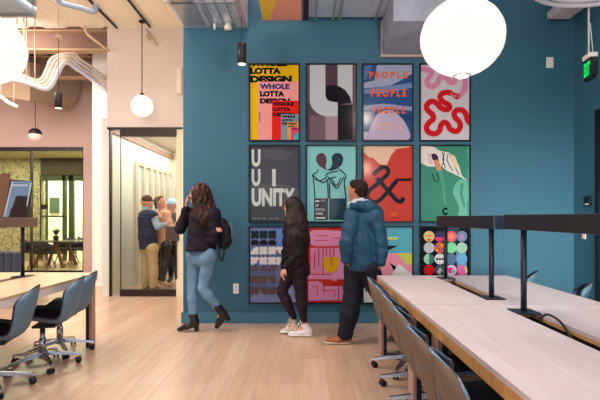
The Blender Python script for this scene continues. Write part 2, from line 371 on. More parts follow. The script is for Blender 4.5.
def art_whole(a):
    full(a, (236, 190, 12))
    a.text('WHOLE', 1, -3.5, 38, 2.8, K, .075)
    a.text('LOTTA', 1.3, 4, 32, 10.6, K, .075); a.text('DESIGN', 1.3, 12, 43, 19, K, .075)
    a.poly(rect(9, 18, 60, 90), (240, 160, 160))
    a.text('WHOLE', 11, 20, 40.5, 25.5, (30, 50, 120), .055); a.text('LOTTA', 11, 27.3, 35.5, 33, K, .075); a.text('DESIGN', 11, 34.6, 41, 40, K, .075)
    a.poly(rect(23, 37, 60, 90), (226, 36, 30))
    a.text('WHOLE', 24, 38.3, 45, 42.3, K, .075); a.text('LOTTA', 24, 43.8, 41.5, 47.6, K, .075); a.text('DESIGN', 24, 49, 45.5, 52.6, K, .075)
    a.poly(rect(32, 50.5, 60, 90), (130, 150, 165))
    a.text('WHOLE', 33, 51.5, 46, 54.2, K, .075); a.text('LOTTA', 33, 55.2, 44, 57.7, K, .075); a.text('DESIGN', 33, 58.7, 46, 61, K, .075)
    a.poly(rect(38.3, 58.3, 60, 90), (214, 160, 96)); a.text('WHOLE', 39, 59, 47.5, 61, K, .075); a.text('LOTTA', 39, 61.6, 46, 63.4, K, .075)
    a.poly(rect(42.2, 63.7, 60, 90), (226, 60, 120)); a.text('WHOLE', 42.8, 64.4, 48.5, 66, K, .075)
    a.poly(rect(45, 69.5, 60, 90), (70, 190, 200)); a.text('LOTTA', 45.5, 70.2, 49, 71.4, K, .075)
    a.poly(rect(10.6, 48, 11.1, 58), K)
def art_band(a):
    full(a, (112, 92, 108))
    a.poly(rect(1, 40, 60, 90), (92, 72, 86)); a.poly(rect(19.5, 1, 31.8, 60), (84, 62, 80)); a.poly(rect(19.5, 52, 31.8, 80), (170, 146, 158)); a.poly(rect(4, 52, 19.5, 80), (118, 96, 112))
    L = (196, 204, 214)
    a.poly([(4, 1), (4, 36)]+[(22+-18*math.cos(t), 36+16.5*math.sin(t)) for t in [pi/2*i/10 for i in range(11)]]+[(31.8, 52.5), (31.8, 38.5), (27, 38)]+[(26-6.5*math.sin(t), 31+7*math.cos(t)) for t in [pi/2*i/6 for i in range(7)]]+[(19.5, 1)], L)
    a.poly([(31.8, 1), (46.5, 1), (46.5, 42), (40, 27), (31.8, 22.5)], L)
    a.poly([(19.5, 32), (19.5, 24), (22, 21.5), (27, 21.5), (33, 22.5), (39, 26), (44, 33), (46.5, 42), (46.5, 76), (31.8, 76), (31.8, 39), (27, 38), (21.5, 36)], (20, 22, 36))
    a.poly([(34, 41), (46.5, 39), (46.5, 41)], (120, 110, 130))
def art_people(a):
    full(a, (48, 88, 146))
    a.poly([(15, 1), (50, 1), (50, 10), (36, 18), (28, 22), (1, 25), (1, 19), (12, 17)], (166, 176, 208))
    a.poly([(1, 3), (10, 1), (4, 16), (1, 17)], (90, 122, 178)); a.poly([(1, 26), (30, 22), (50, 19), (50, 24), (20, 30), (1, 30)], (120, 144, 196))
    a.poly([(1, 42), (22, 40), (50, 43), (50, 47), (24, 45), (1, 46)], (150, 166, 208)); a.poly([(1, 50), (18, 47), (50, 52), (50, 58), (20, 56), (1, 58)], (40, 74, 132))
    a.poly(spline([(1, 78), (5, 71), (9, 62), (14, 52), (21, 47), (30, 47), (38, 53), (44, 61), (48, 72), (44, 78)]), (196, 182, 214))
    a.poly([(1, 68), (6, 68), (3, 78), (1, 78)], (200, 205, 225))
    O = (238, 106, 62)
    a.text('P E O P L E', 7, 8, 45, 15, O, .05); a.text('P E O P L E', 8.7, 25.5, 44, 33.2, O, .05); a.text('P E O P L E', 10.3, 42.8, 42.8, 50, O, .05); a.text('P E O P L E', 12, 59.5, 40.5, 66.5, (238, 186, 176), .02)
def art_snake(a):
    full(a, (216, 210, 222))
    g = lambda L: [((x-264)/4.44, (y-42)/4.44) for x, y in L]
    Pk = (224, 142, 182)
    g = lambda L: [(x/5-1, y/5-2) for x, y in L]
    a.stroke(g([(6, 36), (40, 42), (66, 54), (58, 74), (44, 96), (50, 118), (72, 124), (94, 110), (106, 84), (124, 74), (142, 84), (158, 104), (178, 102), (186, 82), (200, 70), (224, 76), (234, 104), (230, 140), (214, 162), (196, 174)]), 5.4, Pk)
    R = (214, 30, 40)
    a.stroke(g([(168, 158), (142, 154), (118, 160), (108, 178), (122, 200), (148, 214), (156, 230), (138, 240), (112, 230), (86, 204), (60, 200), (42, 218), (46, 242), (70, 264), (74, 286), (52, 306), (40, 330), (54, 354), (84, 360), (106, 344), (112, 318), (126, 304), (144, 310), (160, 338), (188, 348), (208, 330), (204, 302), (184, 280), (178, 258), (194, 242), (220, 244), (236, 262), (244, 290), (262, 312)]), 5.6, R); a.poly(g([(160, 150), (184, 156), (206, 166), (200, 190), (180, 186), (164, 172)]), R)
    a.stroke([(31.5, 29.6), (32.6, 33), (34, 31), (35.2, 34.4), (36, 31.6), (38.4, 33)], .8, (240, 200, 215), False)
def art_unity(a):
    full(a, (70, 68, 80)); a.poly([(1, 40), (30, 38), (50, 44), (50, 62), (24, 60), (1, 64)], (84, 84, 92)); a.poly([(1, 60), (50, 58), (50, 80), (1, 80)], (60, 66, 70)); a.poly([(12, 6), (30, 4), (46, 9), (34, 16), (16, 13)], (84, 82, 96))
    T = (206, 216, 214)
    a.text('U', 2.8, 4.6, 11.6, 22, T, .045); a.text('U', 2.8, 24.2, 11.6, 41.3, T, .045); a.poly(rect(23.3, 24.2, 26.8, 41.3), T)
    a.text('UNITY', 2.8, 43.4, 46, 61.5, T, .045); [a.poly(rect(x, 73, x+4, 73.8), (150, 160, 160)) for x in (3, 8, 13, 20, 26)]
def art_couple(a):
    full(a, (132, 208, 208)); g = lambda L: [(x/4.446+240-306.5, y/4.446+140-145.5) for x, y in L]
    Lk = (24, 34, 44)
    a.poly(g([(332, 262), (395, 262), (395, 358), (332, 358)]), (58, 44, 62)); a.poly(g([(405, 262), (477, 262), (477, 358), (405, 358)]), (34, 66, 82))
    a.poly(g(spline([(388, 138), (354, 116), (341, 90), (348, 68), (368, 61), (384, 74), (388, 98), (384, 118), (388, 138)])), (92, 52, 66))
    a.poly(g(spline([(386, 136), (406, 126), (413, 106), (411, 80), (424, 63), (446, 62), (461, 80), (457, 108), (440, 127), (412, 139), (386, 136)])), (18, 44, 62))
    for L in ([(350, 132), (346, 146), (326, 158), (330, 180), (336, 262)], [(326, 158), (345, 176), (372, 192), (400, 174), (430, 168)], [(336, 176), (360, 184), (384, 170), (392, 152), (440, 140)], [(400, 192), (402, 270), (402, 356)], [(392, 180), (395, 262)],
              [(440, 130), (460, 146), (474, 164), (466, 190), (474, 262)], [(466, 165), (446, 200), (432, 218), (416, 200), (400, 180)], [(392, 166), (412, 180), (430, 206), (452, 170)]):
        a.stroke(g(L), 1.15, Lk)
    T = (225, 220, 225)
    a.poly(g([(338, 271), (356, 271), (356, 278), (338, 278)]), T); a.poly(g([(362, 268), (382, 268), (382, 276), (362, 276)]), (150, 136, 150))
    for i, (s, x1) in enumerate((('', 0), ('UP', 352), ('STITCH', 378), ('WEEK', 372))):
        if not s: continue
        p = g([(338, 270+i*18), (x1, 282+i*18)]); a.text(s, p[0][0], p[0][1], p[1][0], p[1][1], T, .02)
    a.poly(g([(338, 345), (382, 345), (382, 352), (338, 352)]), T)
def art_amp(a):
    full(a, (206, 66, 54)); g = lambda L: [(x/4.44+360-362.5, y/4.44+140-145.5) for x, y in L]
    a.poly(g([(10, 25), (245, 25), (215, 36), (160, 44), (140, 70), (118, 118), (85, 108), (62, 84), (40, 78), (10, 50)]), (240, 200, 176))
    N = (16, 24, 44)
    a.stroke(g([(60, 158), (80, 138), (98, 124), (118, 126), (128, 142), (118, 160), (80, 196), (48, 222), (32, 246), (40, 268), (66, 278), (92, 266), (125, 232), (150, 200), (164, 184)]), 4.2, N)
    a.stroke(g([(160, 180), (230, 178)]), 2.6, N, False)
    a.stroke(g([(76, 170), (120, 220), (158, 264), (176, 276), (188, 272), (192, 258)]), 4.2, N)
    a.poly(g([(132, 322), (166, 322), (160, 340), (140, 342)]), (224, 98, 40)); a.poly(g(rect(150, 346, 176, 349)), (90, 30, 30))
def art_green(a):
    full(a, (70, 142, 124)); g = lambda L: [(x/4.44+360-419.5, y/4.44+140-145.5) for x, y in L]
    a.poly(g(spline([(440, 180), (420, 205), (414, 235), (426, 268), (440, 300), (440, 350), (500, 350), (500, 170), (470, 172)])), (112, 184, 166))
    a.poly(g(spline([(470, 60), (482, 110), (474, 170), (482, 240), (474, 300), (486, 350), (500, 350), (500, 30), (478, 26)])), (86, 160, 142))
    a.poly(g([(350, 130), (366, 130), (378, 220), (384, 300), (372, 280), (366, 220)]), (90, 160, 140)); a.poly(g([(445, 200), (462, 190), (456, 240), (470, 300), (458, 300), (444, 250)]), (80, 152, 136))
    a.poly(g([(262, 25), (330, 34), (352, 50), (372, 55), (392, 58), (420, 74), (440, 118), (452, 160), (472, 180), (440, 164), (410, 150), (384, 138), (362, 118), (340, 122), (300, 120), (262, 100)]), (232, 224, 222))
    a.poly(g([(316, 66), (332, 62), (346, 74), (352, 104), (338, 98), (322, 90)]), (66, 44, 70)); a.poly(g([(326, 94), (344, 90), (358, 112), (362, 136), (346, 142), (334, 120)]), (222, 150, 100)); a.poly(g([(300, 60), (316, 66), (322, 110), (304, 104)]), (226, 190, 196))
    for L in ([(376, 58), (368, 90), (380, 126)], [(366, 56), (372, 90), (366, 116)], [(392, 62), (388, 96), (412, 140)], [(402, 66), (412, 104), (440, 158)], [(320, 150), (330, 180), (344, 190), (348, 170), (340, 150)]): a.stroke(g(L), .8, (22, 30, 40))
    a.poly(g([(404, 66), (424, 80), (436, 120), (424, 130), (404, 96)]), (238, 214, 168))
    a.text('C', *g([(365, 302)])[0], *g([(389, 336)])[0], (14, 20, 26), .06)
def art_dots(a):
    full(a, (124, 142, 196)); a.poly([(24, 1), (50, 1), (50, 30), (34, 34), (28, 20)], (104, 146, 214)); a.poly([(1, 66), (50, 62), (50, 80), (1, 80)], (142, 154, 206))
    r = random.Random(3)
    rows = ((8.5, (28, 52, 58)), (16, (34, 42, 52)), (24.5, (250, 246, 246)), (34.5, (250, 246, 246)), (42, (112, 92, 96)), (53, (108, 84, 82)), (64, (102, 80, 80)))
    for j, (y, c) in enumerate(rows):
        for i, x in enumerate((6, 14.6, 23.2, 31.4)):
            if i == 3 and j not in (2, 3): continue
            if j in (1, 4) and i == 3: continue
            q = [(-1, -1), (1, -1), (1, 1), (-1, 1)]; r.shuffle(q)
            if j in (1, 4): q = [(dx, .4) for dx, dy in q]
            a.layer += 1
            for dx, dy in q[:r.choice((3, 4, 4))]: a.poly(disc(x+dx*1.9, y+dy*1.9, 2.2, 16), c)
            a.poly(rect(x-1.9, y-2.4, x+2.2, y+2.6), c)
def art_pink(a):
    Rd = (218, 52, 36); full(a, Rd); Pk = (238, 152, 200)
    g = lambda L: [((x-16)/4.65, (y-21)/4.65) for x, y in L]
    a.poly(g(spline([(185, 44), (60, 40), (34, 56), (28, 76), (34, 96), (60, 114), (185, 112)])), Pk); a.stroke(g([(60, 66), (120, 66)]), .8, Rd, False); a.stroke(g([(60, 88), (120, 88)]), .8, Rd, False); a.stroke(g([(140, 77), (190, 77)]), 1, Rd, False)
    a.poly(g([(38, 122), (250, 122), (250, 268), (24, 268), (24, 232), (38, 226)]), Pk)
    a.stroke(g([(56, 140), (56, 220)]), 1, Rd, False); a.stroke(g([(76, 122), (76, 205)]), 1, Rd, False); a.stroke(g([(30, 245), (150, 245)]), .9, Rd, False); a.stroke(g([(96, 124), (96, 245)]), 1, Rd, False)
    a.stroke(g([(112, 122), (112, 160)]), 1, Rd, False); a.stroke(g([(128, 122), (128, 160)]), 1, Rd, False); a.stroke(g([(146, 122), (146, 160)]), 1, Rd, False)
    a.poly(g(spline([(98, 166), (166, 166), (166, 200), (158, 226), (134, 238), (108, 230), (98, 206), (98, 166)])), (238, 184, 30)); a.stroke(g([(134, 166), (134, 205)]), 1, Rd, False)
    a.poly(g(spline([(28, 278), (70, 276), (92, 286), (96, 310), (92, 362), (28, 364)])), Pk); a.poly(g([(100, 300), (185, 300), (250, 280), (250, 366), (28, 366), (28, 340), (100, 340)]), Pk)
    a.stroke(g([(44, 300), (70, 300), (70, 345)]), 1, Rd, False); a.stroke(g([(100, 320), (150, 320), (150, 350)]), 1, Rd, False); a.poly(g(disc(150, 258, 18)), Pk); a.stroke(g([(168, 282), (168, 366)]), 1, Rd, False)
def art_shapes(a):
    full(a, (92, 178, 200)); g = lambda L: [(x/6.52+383-362.5, y/6.52+222-226.5) for x, y in L]
    a.poly(g([(-200, 205), (210, 205), (210, 420), (-200, 600)]), (236, 148, 178)); a.poly(g([(96, 208), (210, 208), (210, 290), (150, 272), (120, 236)]), (196, 208, 90))
    a.poly(g([(0, 100), (98, 102), (98, 118), (0, 118)]), (206, 214, 110)); a.poly(g([(10, 156), (102, 157), (20, 194), (10, 180)]), (20, 36, 48)); a.poly(g([(46, 268), (96, 300), (70, 320)]), (20, 40, 54))
    a.poly(g([(50, 360), (104, 274), (200, 350), (200, 420), (40, 420)]), (230, 230, 236)); a.poly(g([(-200, 350), (-60, 440), (60, 545), (-200, 545)]), (232, 236, 240)); a.poly(g([(-150, 300), (-40, 420), (-110, 460)]), (40, 104, 110))
def art_badges(a):
    full(a, (24, 34, 48)); a.poly([(26, 1), (40, 1), (34, 30), (40, 60), (28, 77), (24, 40)], (58, 78, 98)); a.poly([(36, 20), (46, 22), (48, 50), (44, 77), (36, 77), (38, 44)], (104, 150, 180))
    xs = (9.7, 20.4, 31.6, 42); ys = (10.3, 21.6, 32.8, 44, 55.4, 66.6); R = 5.4
    cs = {(0, 0): (240, 208, 136), (0, 1): (206, 204, 216), (0, 2): (160, 214, 186), (0, 3): (206, 32, 42), (1, 0): (60, 60, 100), (1, 1): (232, 96, 56), (1, 2): (226, 226, 230), (1, 3): (70, 84, 96), (2, 0): (240, 106, 110), (2, 1): (130, 226, 160), (2, 2): (90, 120, 160), (2, 3): (228, 190, 226), (3, 0): (120, 140, 180), (3, 1): (170, 208, 190), (3, 2): (110, 170, 220), (3, 3): (226, 110, 190)}
    for i, x in enumerate(xs):
        for j, y in enumerate(ys):
            c = cs.get((i, j), [(230, 170, 60), (90, 180, 180), (220, 90, 140), (210, 210, 214)][(i+j) % 4]); a.poly(disc(x, y, R), c)
            if (i, j) == (0, 0): a.poly(rect(x-3.6, y-1, x+3.6, y), (238, 130, 60)); a.poly(disc(x, y+2.4, 2.4, 10, 0, 180), (236, 110, 60))
            elif (i, j) == (0, 2): a.poly(disc(x, y, R, 14, -90, 90), (70, 120, 116))
            elif (i, j) == (1, 0): a.poly(disc(x, y, R, 14, 10, 170), (240, 60, 120)); a.poly(disc(x, y, R, 8, 60, 120), (150, 60, 200))
            elif (i, j) == (1, 1):
                for k, (u, v) in enumerate(((-2.6, -2), (2, -2.4), (-1, 1.4), (2.6, 2), (-3, 2.4))): a.poly(rect(x+u-1, y+v-1, x+u+1, y+v+1), [(60, 110, 190), (240, 200, 60), (214, 50, 90)][k % 3])
            elif (i, j) == (1, 2): a.poly(rect(x-4, y-.8, x-1.4, y+1), K); a.poly(rect(x-1, y-.8, x+1.2, y+1), K); a.poly(rect(x+1.6, y-.8, x+4, y+1), K)
            elif (i, j) == (1, 3): a.poly([(x-3, y+2), (x, y-3), (x+3, y+1), (x+1, y+1), (x, y+4)], (180, 190, 200))
            elif (i, j) == (2, 3): a.poly(disc(x-1, y, 3), (240, 50, 160)); a.poly(disc(x+2, y+1, 2), (90, 220, 150))
            elif (i, j) == (3, 3): a.poly(disc(x, y, R, 10, -60, 40), (240, 220, 90)); a.poly(disc(x, y, R, 10, 100, 200), (250, 60, 150))
            elif (i, j) == (3, 0): a.poly(disc(x, y+.5, 2.6), (190, 130, 190))
            elif (i, j) == (2, 0): a.poly(disc(x, y, 2.8), (250, 150, 130))
XS = (249, 305.8, 362, 419); YS = (64, 145, 226)
for i, j, l, f in ((0, 0, 'framed yellow, pink and red poster of shrinking WHOLE LOTTA DESIGN lettering', art_whole), (1, 0, 'framed plum poster with a pale grey curving band and a black shape', art_band), (2, 0, 'framed blue brush-stroke poster with the orange word PEOPLE repeated', art_people), (3, 0, 'framed white poster with a winding pink and red snake band', art_snake),
                   (0, 1, 'framed dark grey poster reading UNITY in tall white letters', art_unity), (1, 1, 'framed mint poster of two line-drawn figures hugging', art_couple), (2, 1, 'framed red poster with a navy ampersand', art_amp), (3, 1, 'framed green poster with a white hand drawing and small black letter', art_green),
                   (0, 2, 'framed periwinkle poster of white, brown and dark rounded dot shapes', art_dots), (1, 2, 'framed red poster of thick pink letter shapes around a yellow one', art_pink), (2, 2, 'framed light blue and pink poster with a white corner and black triangle', art_shapes), (3, 2, 'framed black poster of coloured round badges in rows behind the table rail', art_badges)):
    poster(XS[i], YS[j], l, f)
# ---------------------------------------------------------------- tables
TOPW = wood_mat('pale_whitewashed_oak', (208, 192, 196), (220, 207, 212), .33, (14, 1, 14))
EDGE = wood_mat('oak_edge', (196, 140, 84), (222, 170, 112), .5, (6, 14, 2))
CLAD = wood_mat('rose_wood_cladding', (176, 136, 126), (196, 160, 150), .5, (8, 8, 1))
def table(name, label, x0, x1, y0, y1, sx0, sx1, slots, legys, topm=TOPW, edgem=EDGE):
    r = empty(name, ((x0+x1)/2, (y0+y1)/2, 0)); tag(r, label, 'table', 'long shared tables')
    m = MB(); ys = [y0]; 
    for a, b in slots: ys += [a, b]
    ys.append(y1)
    def slab(a, b, c, d): m.box(a, b, c, d, .728, .75)
    slab(x0, sx0, y0, y1); slab(sx1, x1, y0, y1)
    for i in range(0, len(ys)-1, 2):
        if ys[i+1]-ys[i] > .01: slab(sx0, sx1, ys[i], ys[i+1])
    local(r, m, 'tabletop', topm)
    e = MB(); t = .02
    for xa, xb in ((x0, x0+t), (x1-t, x1)): e.box(xa, xb, y0, y1, .672, .7278)
    for ya, yb in ((y0, y0+t), (y1-t, y1)): e.box(x0+t, x1-t, ya, yb, .672, .7278)
    for a, b in slots: e.box(sx1, sx1+.015, a, b, .7095, .7275)
    local(r, e, 'apron', edgem)
    for a, b in slots:
        local(r, MB().box(sx0-t, sx1+t, a, b, .64, .658).box(sx1, sx1+.015, a, b, .658, .709).box(sx0-.015, sx0, a, b, .658, .7275), 'cable_tray', BLACK)
    for (a, b) in legys:
        for xa, s in ((x0+.015, 1), (x1-.015, -1)):
            xi = xa+s*.022; xo = xa+s*.055
            lg = local(r, MB().box(min(xi, xo), max(xi, xo), a, b, 0, .672), 'leg', DSTEEL)
            local(r, MB().box(min(xa, xi), max(xa, xi), a, b, 0, .672), 'cladding', CLAD, r)
        local(r, MB().box(x0+.07, x1-.07, (a+b)/2-.02, (a+b)/2+.02, .60, .64), 'crossbar', DSTEEL)
    return r
table('work_table', 'pale oak work table on the right, nearer the poster wall', .718, 2.0, 3.165, 4.72, 1.265, 1.40, [(3.34, 4.50)], [(4.56, 4.70), (3.22, 3.38)])
table('work_table', 'pale oak work table on the right, nearest the camera', .718, 2.0, 1.2, 3.155, 1.265, 1.40, [(1.5, 2.97)], [(2.62, 2.76), (1.3, 1.44)])
table('work_table', 'oak work table on the left with blue chairs along it', -3.45, -2.14, 2.5, 4.98, -2.77, -2.67, [(2.7, 4.76)], [(4.86, 4.96), (2.6, 2.76)], wood_mat('warm_oak', (206, 168, 136), (222, 186, 156), .3, (14, 1, 14)), wood_mat('white_edge', (226, 216, 222), (240, 232, 238), .3, (6, 14, 2)))
def rail(label, x0, x1, y0, y1, posts, z0, z1, m, mend=None):
    r = empty('power_rail', ((x0+x1)/2, (y0+y1)/2, .75)); tag(r, label, 'rail', 'raised rails over the tables')
    local(r, MB().box(x0, x1, y0, y1, z0, z1, bev=.003), 'beam', m)
    local(r, MB().box(x0+.004, x1-.004, y0-.004, y0, z0+.004, z1-.004), 'end_cap', mend or m)
    for y in posts:
        p = local(r, MB().tube([((x0+x1)/2, y, .752), ((x0+x1)/2, y, z0)], .018, 14), 'post', DSTEEL)
        local(r, MB().box((x0+x1)/2-.066, (x0+x1)/2+.070, y-.08, y+.08, .7505, .758), 'base_plate', DSTEEL, r)
RD = mat('charcoal_brown_rail', (36, 33, 42), .4, metal=.2)
rail('dark raised rail on two thin posts over the right table nearer the posters', 1.285, 1.37, 3.26, 4.66, (4.50, 3.40), 1.24, 1.335, RD, mat('blue_grey_cap', (44, 62, 86), .4))  # bluish light on the near end face is put into the cap colour
rail('dark raised rail running out of frame over the nearest right table', 1.285, 1.37, 1.25, 3.09, (2.90, 1.6), 1.247, 1.340, RD)
rail('brown raised rail on a dark post over the left table', -2.765, -2.675, 2.6, 4.82, (4.64, 2.9), 1.228, 1.318, mat('brown_rail', (118, 92, 84), .45))
tag(MB().tube(spline([(1.30, 2.66, .70), (1.31, 2.65, .765), (1.335, 2.63, .79), (1.36, 2.55, .77), (1.375, 2.47, .70), (1.36, 2.40, .675)]), .007).build('cable', BLACK), 'black cable looping up out of the slot in the right table', 'cable')

# ---------------------------------------------------------------- swivel shell chairs
def shell_grid(nu=13, nv=17):
    prof = spline([(.235, .405, .165), (.20, .425, .20), (.10, .420, .222), (0, .402, .235), (-.10, .392, .238), (-.175, .425, .235), (-.22, .51, .226), (-.25, .61, .212), (-.275, .705, .180), (-.295, .79, .105)], 3)
    out = []
    prof = [(y-.05, z, h) for y, z, h in prof]
    for i, (y, z, hw) in enumerate(prof):
        t = i/(len(prof)-1); row = []
        for k in range(nu):
            u = -1+2*k/(nu-1); a = abs(u)
            seat = max(0, 1-t*2.1); back = min(1, max(0, (t-.4)*2.2))
            zz = z+(.045*a**3)*(1-back)+.035*a**2*math.sin(min(1, t*1.6)*pi)
            yy = y+.085*a**2.2*back
            if t > .86: zz -= .07*a**2.5*(t-.86)/.14
            if t < .12: yy -= .03*a**3
            row.append((u*hw, yy, zz))
        out.append(row)
    return out
G = shell_grid()
def sheet(grid, off0, off1):
    """closed shell of the grid between two offsets along its normals"""
    nr = len(grid); nc = len(grid[0]); V = np.array(grid); du = np.gradient(V, axis=1); dv = np.gradient(V, axis=0)
    n = np.cross(du, dv); n /= np.linalg.norm(n, axis=2, keepdims=True)+1e-9
    A = (V+n*off0).reshape(-1, 3); B = (V+n*off1).reshape(-1, 3); N = nr*nc; fs = []
    for i in range(nr-1):
        for k in range(nc-1):
            q = [i*nc+k, i*nc+k+1, (i+1)*nc+k+1, (i+1)*nc+k]; fs.append(q); fs.append([N+x for x in q[::-1]])
    bd = [k for k in range(nc)]+[i*nc+nc-1 for i in range(1, nr)]+[(nr-1)*nc+k for k in range(nc-2, -1, -1)]+[i*nc for i in range(nr-2, 0, -1)]
    for j in range(len(bd)): a, b = bd[j], bd[(j+1) % len(bd)]; fs.append([b, a, N+a, N+b])
    return np.vstack([A, B]).tolist(), fs, [V.reshape(-1, 3)[b] for b in bd]
def make_chair(label, shellm, rimm, group, rz_base, height=0):
    r = empty('swivel_chair'); tag(r, label, 'chair', group)
    vs, fs, bd = sheet(G, -.006, .006); m = MB(); m.add(vs, fs, True); sh = m.build('shell', shellm, r)
    m = MB(); m.tube(bd, .0075, 6, closed=True); m.build('rim', rimm, r)
    inner = [row[1:-1] for row in G[1:-1]]
    vs, fs, _ = sheet(inner, -.018, -.0065); m = MB(); m.add(vs, fs, True); m.build('seat_pad', mat('charcoal_upholstery', (44, 50, 60), .8, bump=.2, bscale=200), r)
    m = MB(); m.box(-.09, .09, -.13, .06, .355, .378, bev=.005); m.tube([(.08, .02, .365), (.21, .03, .36)], .006).tube([(.20, .03, .36), (.235, .03, .358)], .011); m.build('tilt_mechanism', BLACK, r)
    m = MB(); m.lathe((0, 0, 0), [(.030, .10), (.030, .25), (.024, .255), (.022, .26), (.022, .356)], 16); m.build('gas_column', STEEL, r)
    m = MB(); m.lathe((0, 0, 0), [(.02, .085), (.045, .09), (.048, .13), (.032, .145)], 16); m.build('hub', STEEL, r)
    for k in range(5):
        q = rz_base+2*pi*k/5; c, s = math.cos(q), math.sin(q)
        M = Matrix(((c, -s, 0), (s, c, 0), (0, 0, 1))).to_4x4()
        m = MB(); w0, w1 = .022, .014
        pr = [(.03, .135, .10), (.15, .118, .09), (.30, .088, .072)]; V = []; Fc = []
        for i, (x, zt, zb) in enumerate(pr):
            ww = (w0, .019, w1)[i]; V += [(x, -ww, zb), (x, ww, zb), (x, ww*.8, zt), (x, -ww*.8, zt)]
        for i in range(2):
            for e in range(4): Fc.append([i*4+e, i*4+(e+1) % 4, (i+1)*4+(e+1) % 4, (i+1)*4+e])
        Fc += [[3, 2, 1, 0], [8, 9, 10, 11]]
        m.add([M @ Vector(v) for v in V], Fc, False)
        m.tube([M @ Vector((.305, 0, .08)), M @ Vector((.305, 0, .045))], .009, 8)
        lg = m.build('leg', STEEL, r)
        m = MB(); a2 = k*1.3+.4; cx = M @ Vector((.305, 0, 0)); dx, dy = math.cos(a2), math.sin(a2)
        for s2 in (-1, 1):
            p = Vector((cx.x+dx*s2*.008-dy*.018, cx.y+dy*s2*.008+dx*.018, .027)); m.tube([p, p+Vector((dx, dy, 0))*s2*.014], .026, 14)
        m.build('caster', mat('black_rubber', (18, 18, 22), .35), lg)
    return r
SL = mat('slate_blue_shell', (104, 132, 156), .55, bump=.12, bscale=160); TP = mat('taupe_shell', (116, 98, 84), .6, bump=.12, bscale=160)
RB = mat('dark_rim', (30, 38, 54), .4); RL = mat('steel_blue_rim', (110, 136, 164), .35, metal=.3)
GL, GR, GF = 'blue shell chairs at the left table', 'taupe shell chairs along the right table', 'grey shell chairs on the far side of the right table'
blue = make_chair('x', SL, RB, GL, -1.33); taupe = make_chair('x', TP, RL, GR, -pi/2)
def place(proto, used, x, y, rz, label, group):
    o = proto if not used else copy_tree(proto)
    o.location = (x, y, 0); o.rotation_euler = (0, 0, rz); o['label'] = label; o['group'] = group
for i, (x, y, rz, lab) in enumerate(((-2.32, 4.26, pi/2+.18, 'blue-grey shell chair, middle of the three on the near side of the left table'), (-2.39, 4.70, pi/2+.10, 'blue-grey shell chair at the far end of the left table beside its end leg'),
        (-2.41, 3.68, pi/2+.24, 'blue-grey shell chair at the left edge of the photo, nearest at the left table'), (-3.30, 4.45, -pi/2+.1, 'blue-grey shell chair across the left table, only its base showing'), )):
    place(blue, i > 0, x, y, rz, lab, GL)
for i, (x, y, rz, lab) in enumerate(((.90, 4.16, -pi/2-.22, 'taupe-backed shell chair at the far end of the right table, behind the walking man'), (.90, 3.71, -pi/2-.16, 'taupe-backed shell chair, second from the far end of the right table'), (.885, 3.25, -pi/2-.2, 'taupe-backed shell chair, third from the far end, by the middle table leg'),
        (.87, 2.78, -pi/2-.2, 'taupe-backed shell chair, fourth from the far end of the right row'), (.85, 2.30, -pi/2-.16, 'taupe-backed shell chair, second nearest the camera in the right row'), (.85, 1.88, -pi/2-.16, 'taupe-backed shell chair nearest the camera at the right table'))):
    place(taupe, i > 0, x, y, rz, lab, GR)
for x, y, rz, lab in ((2.0, 4.90, pi/2-.42, 'grey shell chair back just past the far corner of the right table'), (2.06, 4.10, pi/2-.42, 'grey shell chair back on the far side of the right table near the right edge'), (1.97, 3.52, pi/2-.3, 'grey shell chair top at the right edge of the photo behind the table')):
    place(blue, True, x, y, rz, lab, GF)

# ---------------------------------------------------------------- lamps
def glow(name, rgb, st): return mat(name, rgb, .5, emit=st, emit_rgb=rgb)
PAPER = mat('lit_lamp_shade', (64, 60, 56), .7, emit=.90, emit_rgb=(255, 249, 238))
def bubble(c, rx, rz, label, ztop=4.47):
    r = empty('bubble_pendant_lamp', (c[0], c[1], c[2])); tag(r, label, 'pendant lamp', 'large ribbed globe lamps')
    n = 40; prof = [(rx*math.sin(math.radians(a)), -rz*math.cos(math.radians(a))) for a in range(10, 171, 8)]
    m = MB(); m.lathe(c, prof, n); local(r, m, 'lamp_shade', PAPER)
    m = MB()
    for k in range(26):
        q = 2*pi*k/26; m.tube([Vector(c)+Vector(((rx+.0008)*math.sin(math.radians(a))*math.cos(q), (rx+.0008)*math.sin(math.radians(a))*math.sin(q), -(rz+.0008)*math.cos(math.radians(a)))) for a in range(10, 171, 10)], .0013, 4)
    local(r, m, 'ribs', mat('lamp_ribs', (64, 58, 50), .7, emit=.76, emit_rgb=(255, 238, 214)))
    m = MB(); m.tube([Vector(c)+Vector((.055*math.cos(q*pi/8), .055*math.sin(q*pi/8), -rz*.985-.006)) for q in range(16)], .006, 6, closed=True); local(r, m, 'bottom_ring', STEEL)
    m = MB(); m.tube([(c[0], c[1], c[2]+rz*.98), (c[0], c[1], ztop-.002)], .004, 6); m.lathe((c[0], c[1], ztop-.03), [(.05, 0), (.06, .028)], 16); local(r, m, 'cord', WPLAS)
    l = bpy.data.lights.new('globe_bulb', 'POINT'); l.energy = 26; l.color = (1, .88, .74); l.shadow_soft_size = .06
    lo = bpy.data.objects.new('globe_bulb', l); COL.objects.link(lo); lo.parent = r; lo.location = (0, 0, -rz-.12)
    l = l.copy(); l.energy = 50; lo = bpy.data.objects.new('globe_bulb_up', l); COL.objects.link(lo); lo.parent = r; lo.location = (0, 0, rz+.25)
bubble((1.103, 3.35, 2.575), .285, .262, 'large ribbed white globe lamp hanging above the right table')
bubble(tuple(at(-11, 49.5, 4.24)), .302, .295, 'large white globe lamp cut by the left edge of the photo')
p = at(142, 106, 7.7); r = empty('globe_pendant_lamp', p); tag(r, 'small white globe lamp on a long cord before the white wall', 'pendant lamp')
m = MB(); m.lathe(p, [(.175*math.sin(math.radians(a)), -.175*math.cos(math.radians(a))) for a in range(0, 181, 12)], 28); local(r, m, 'globe', PAPER)
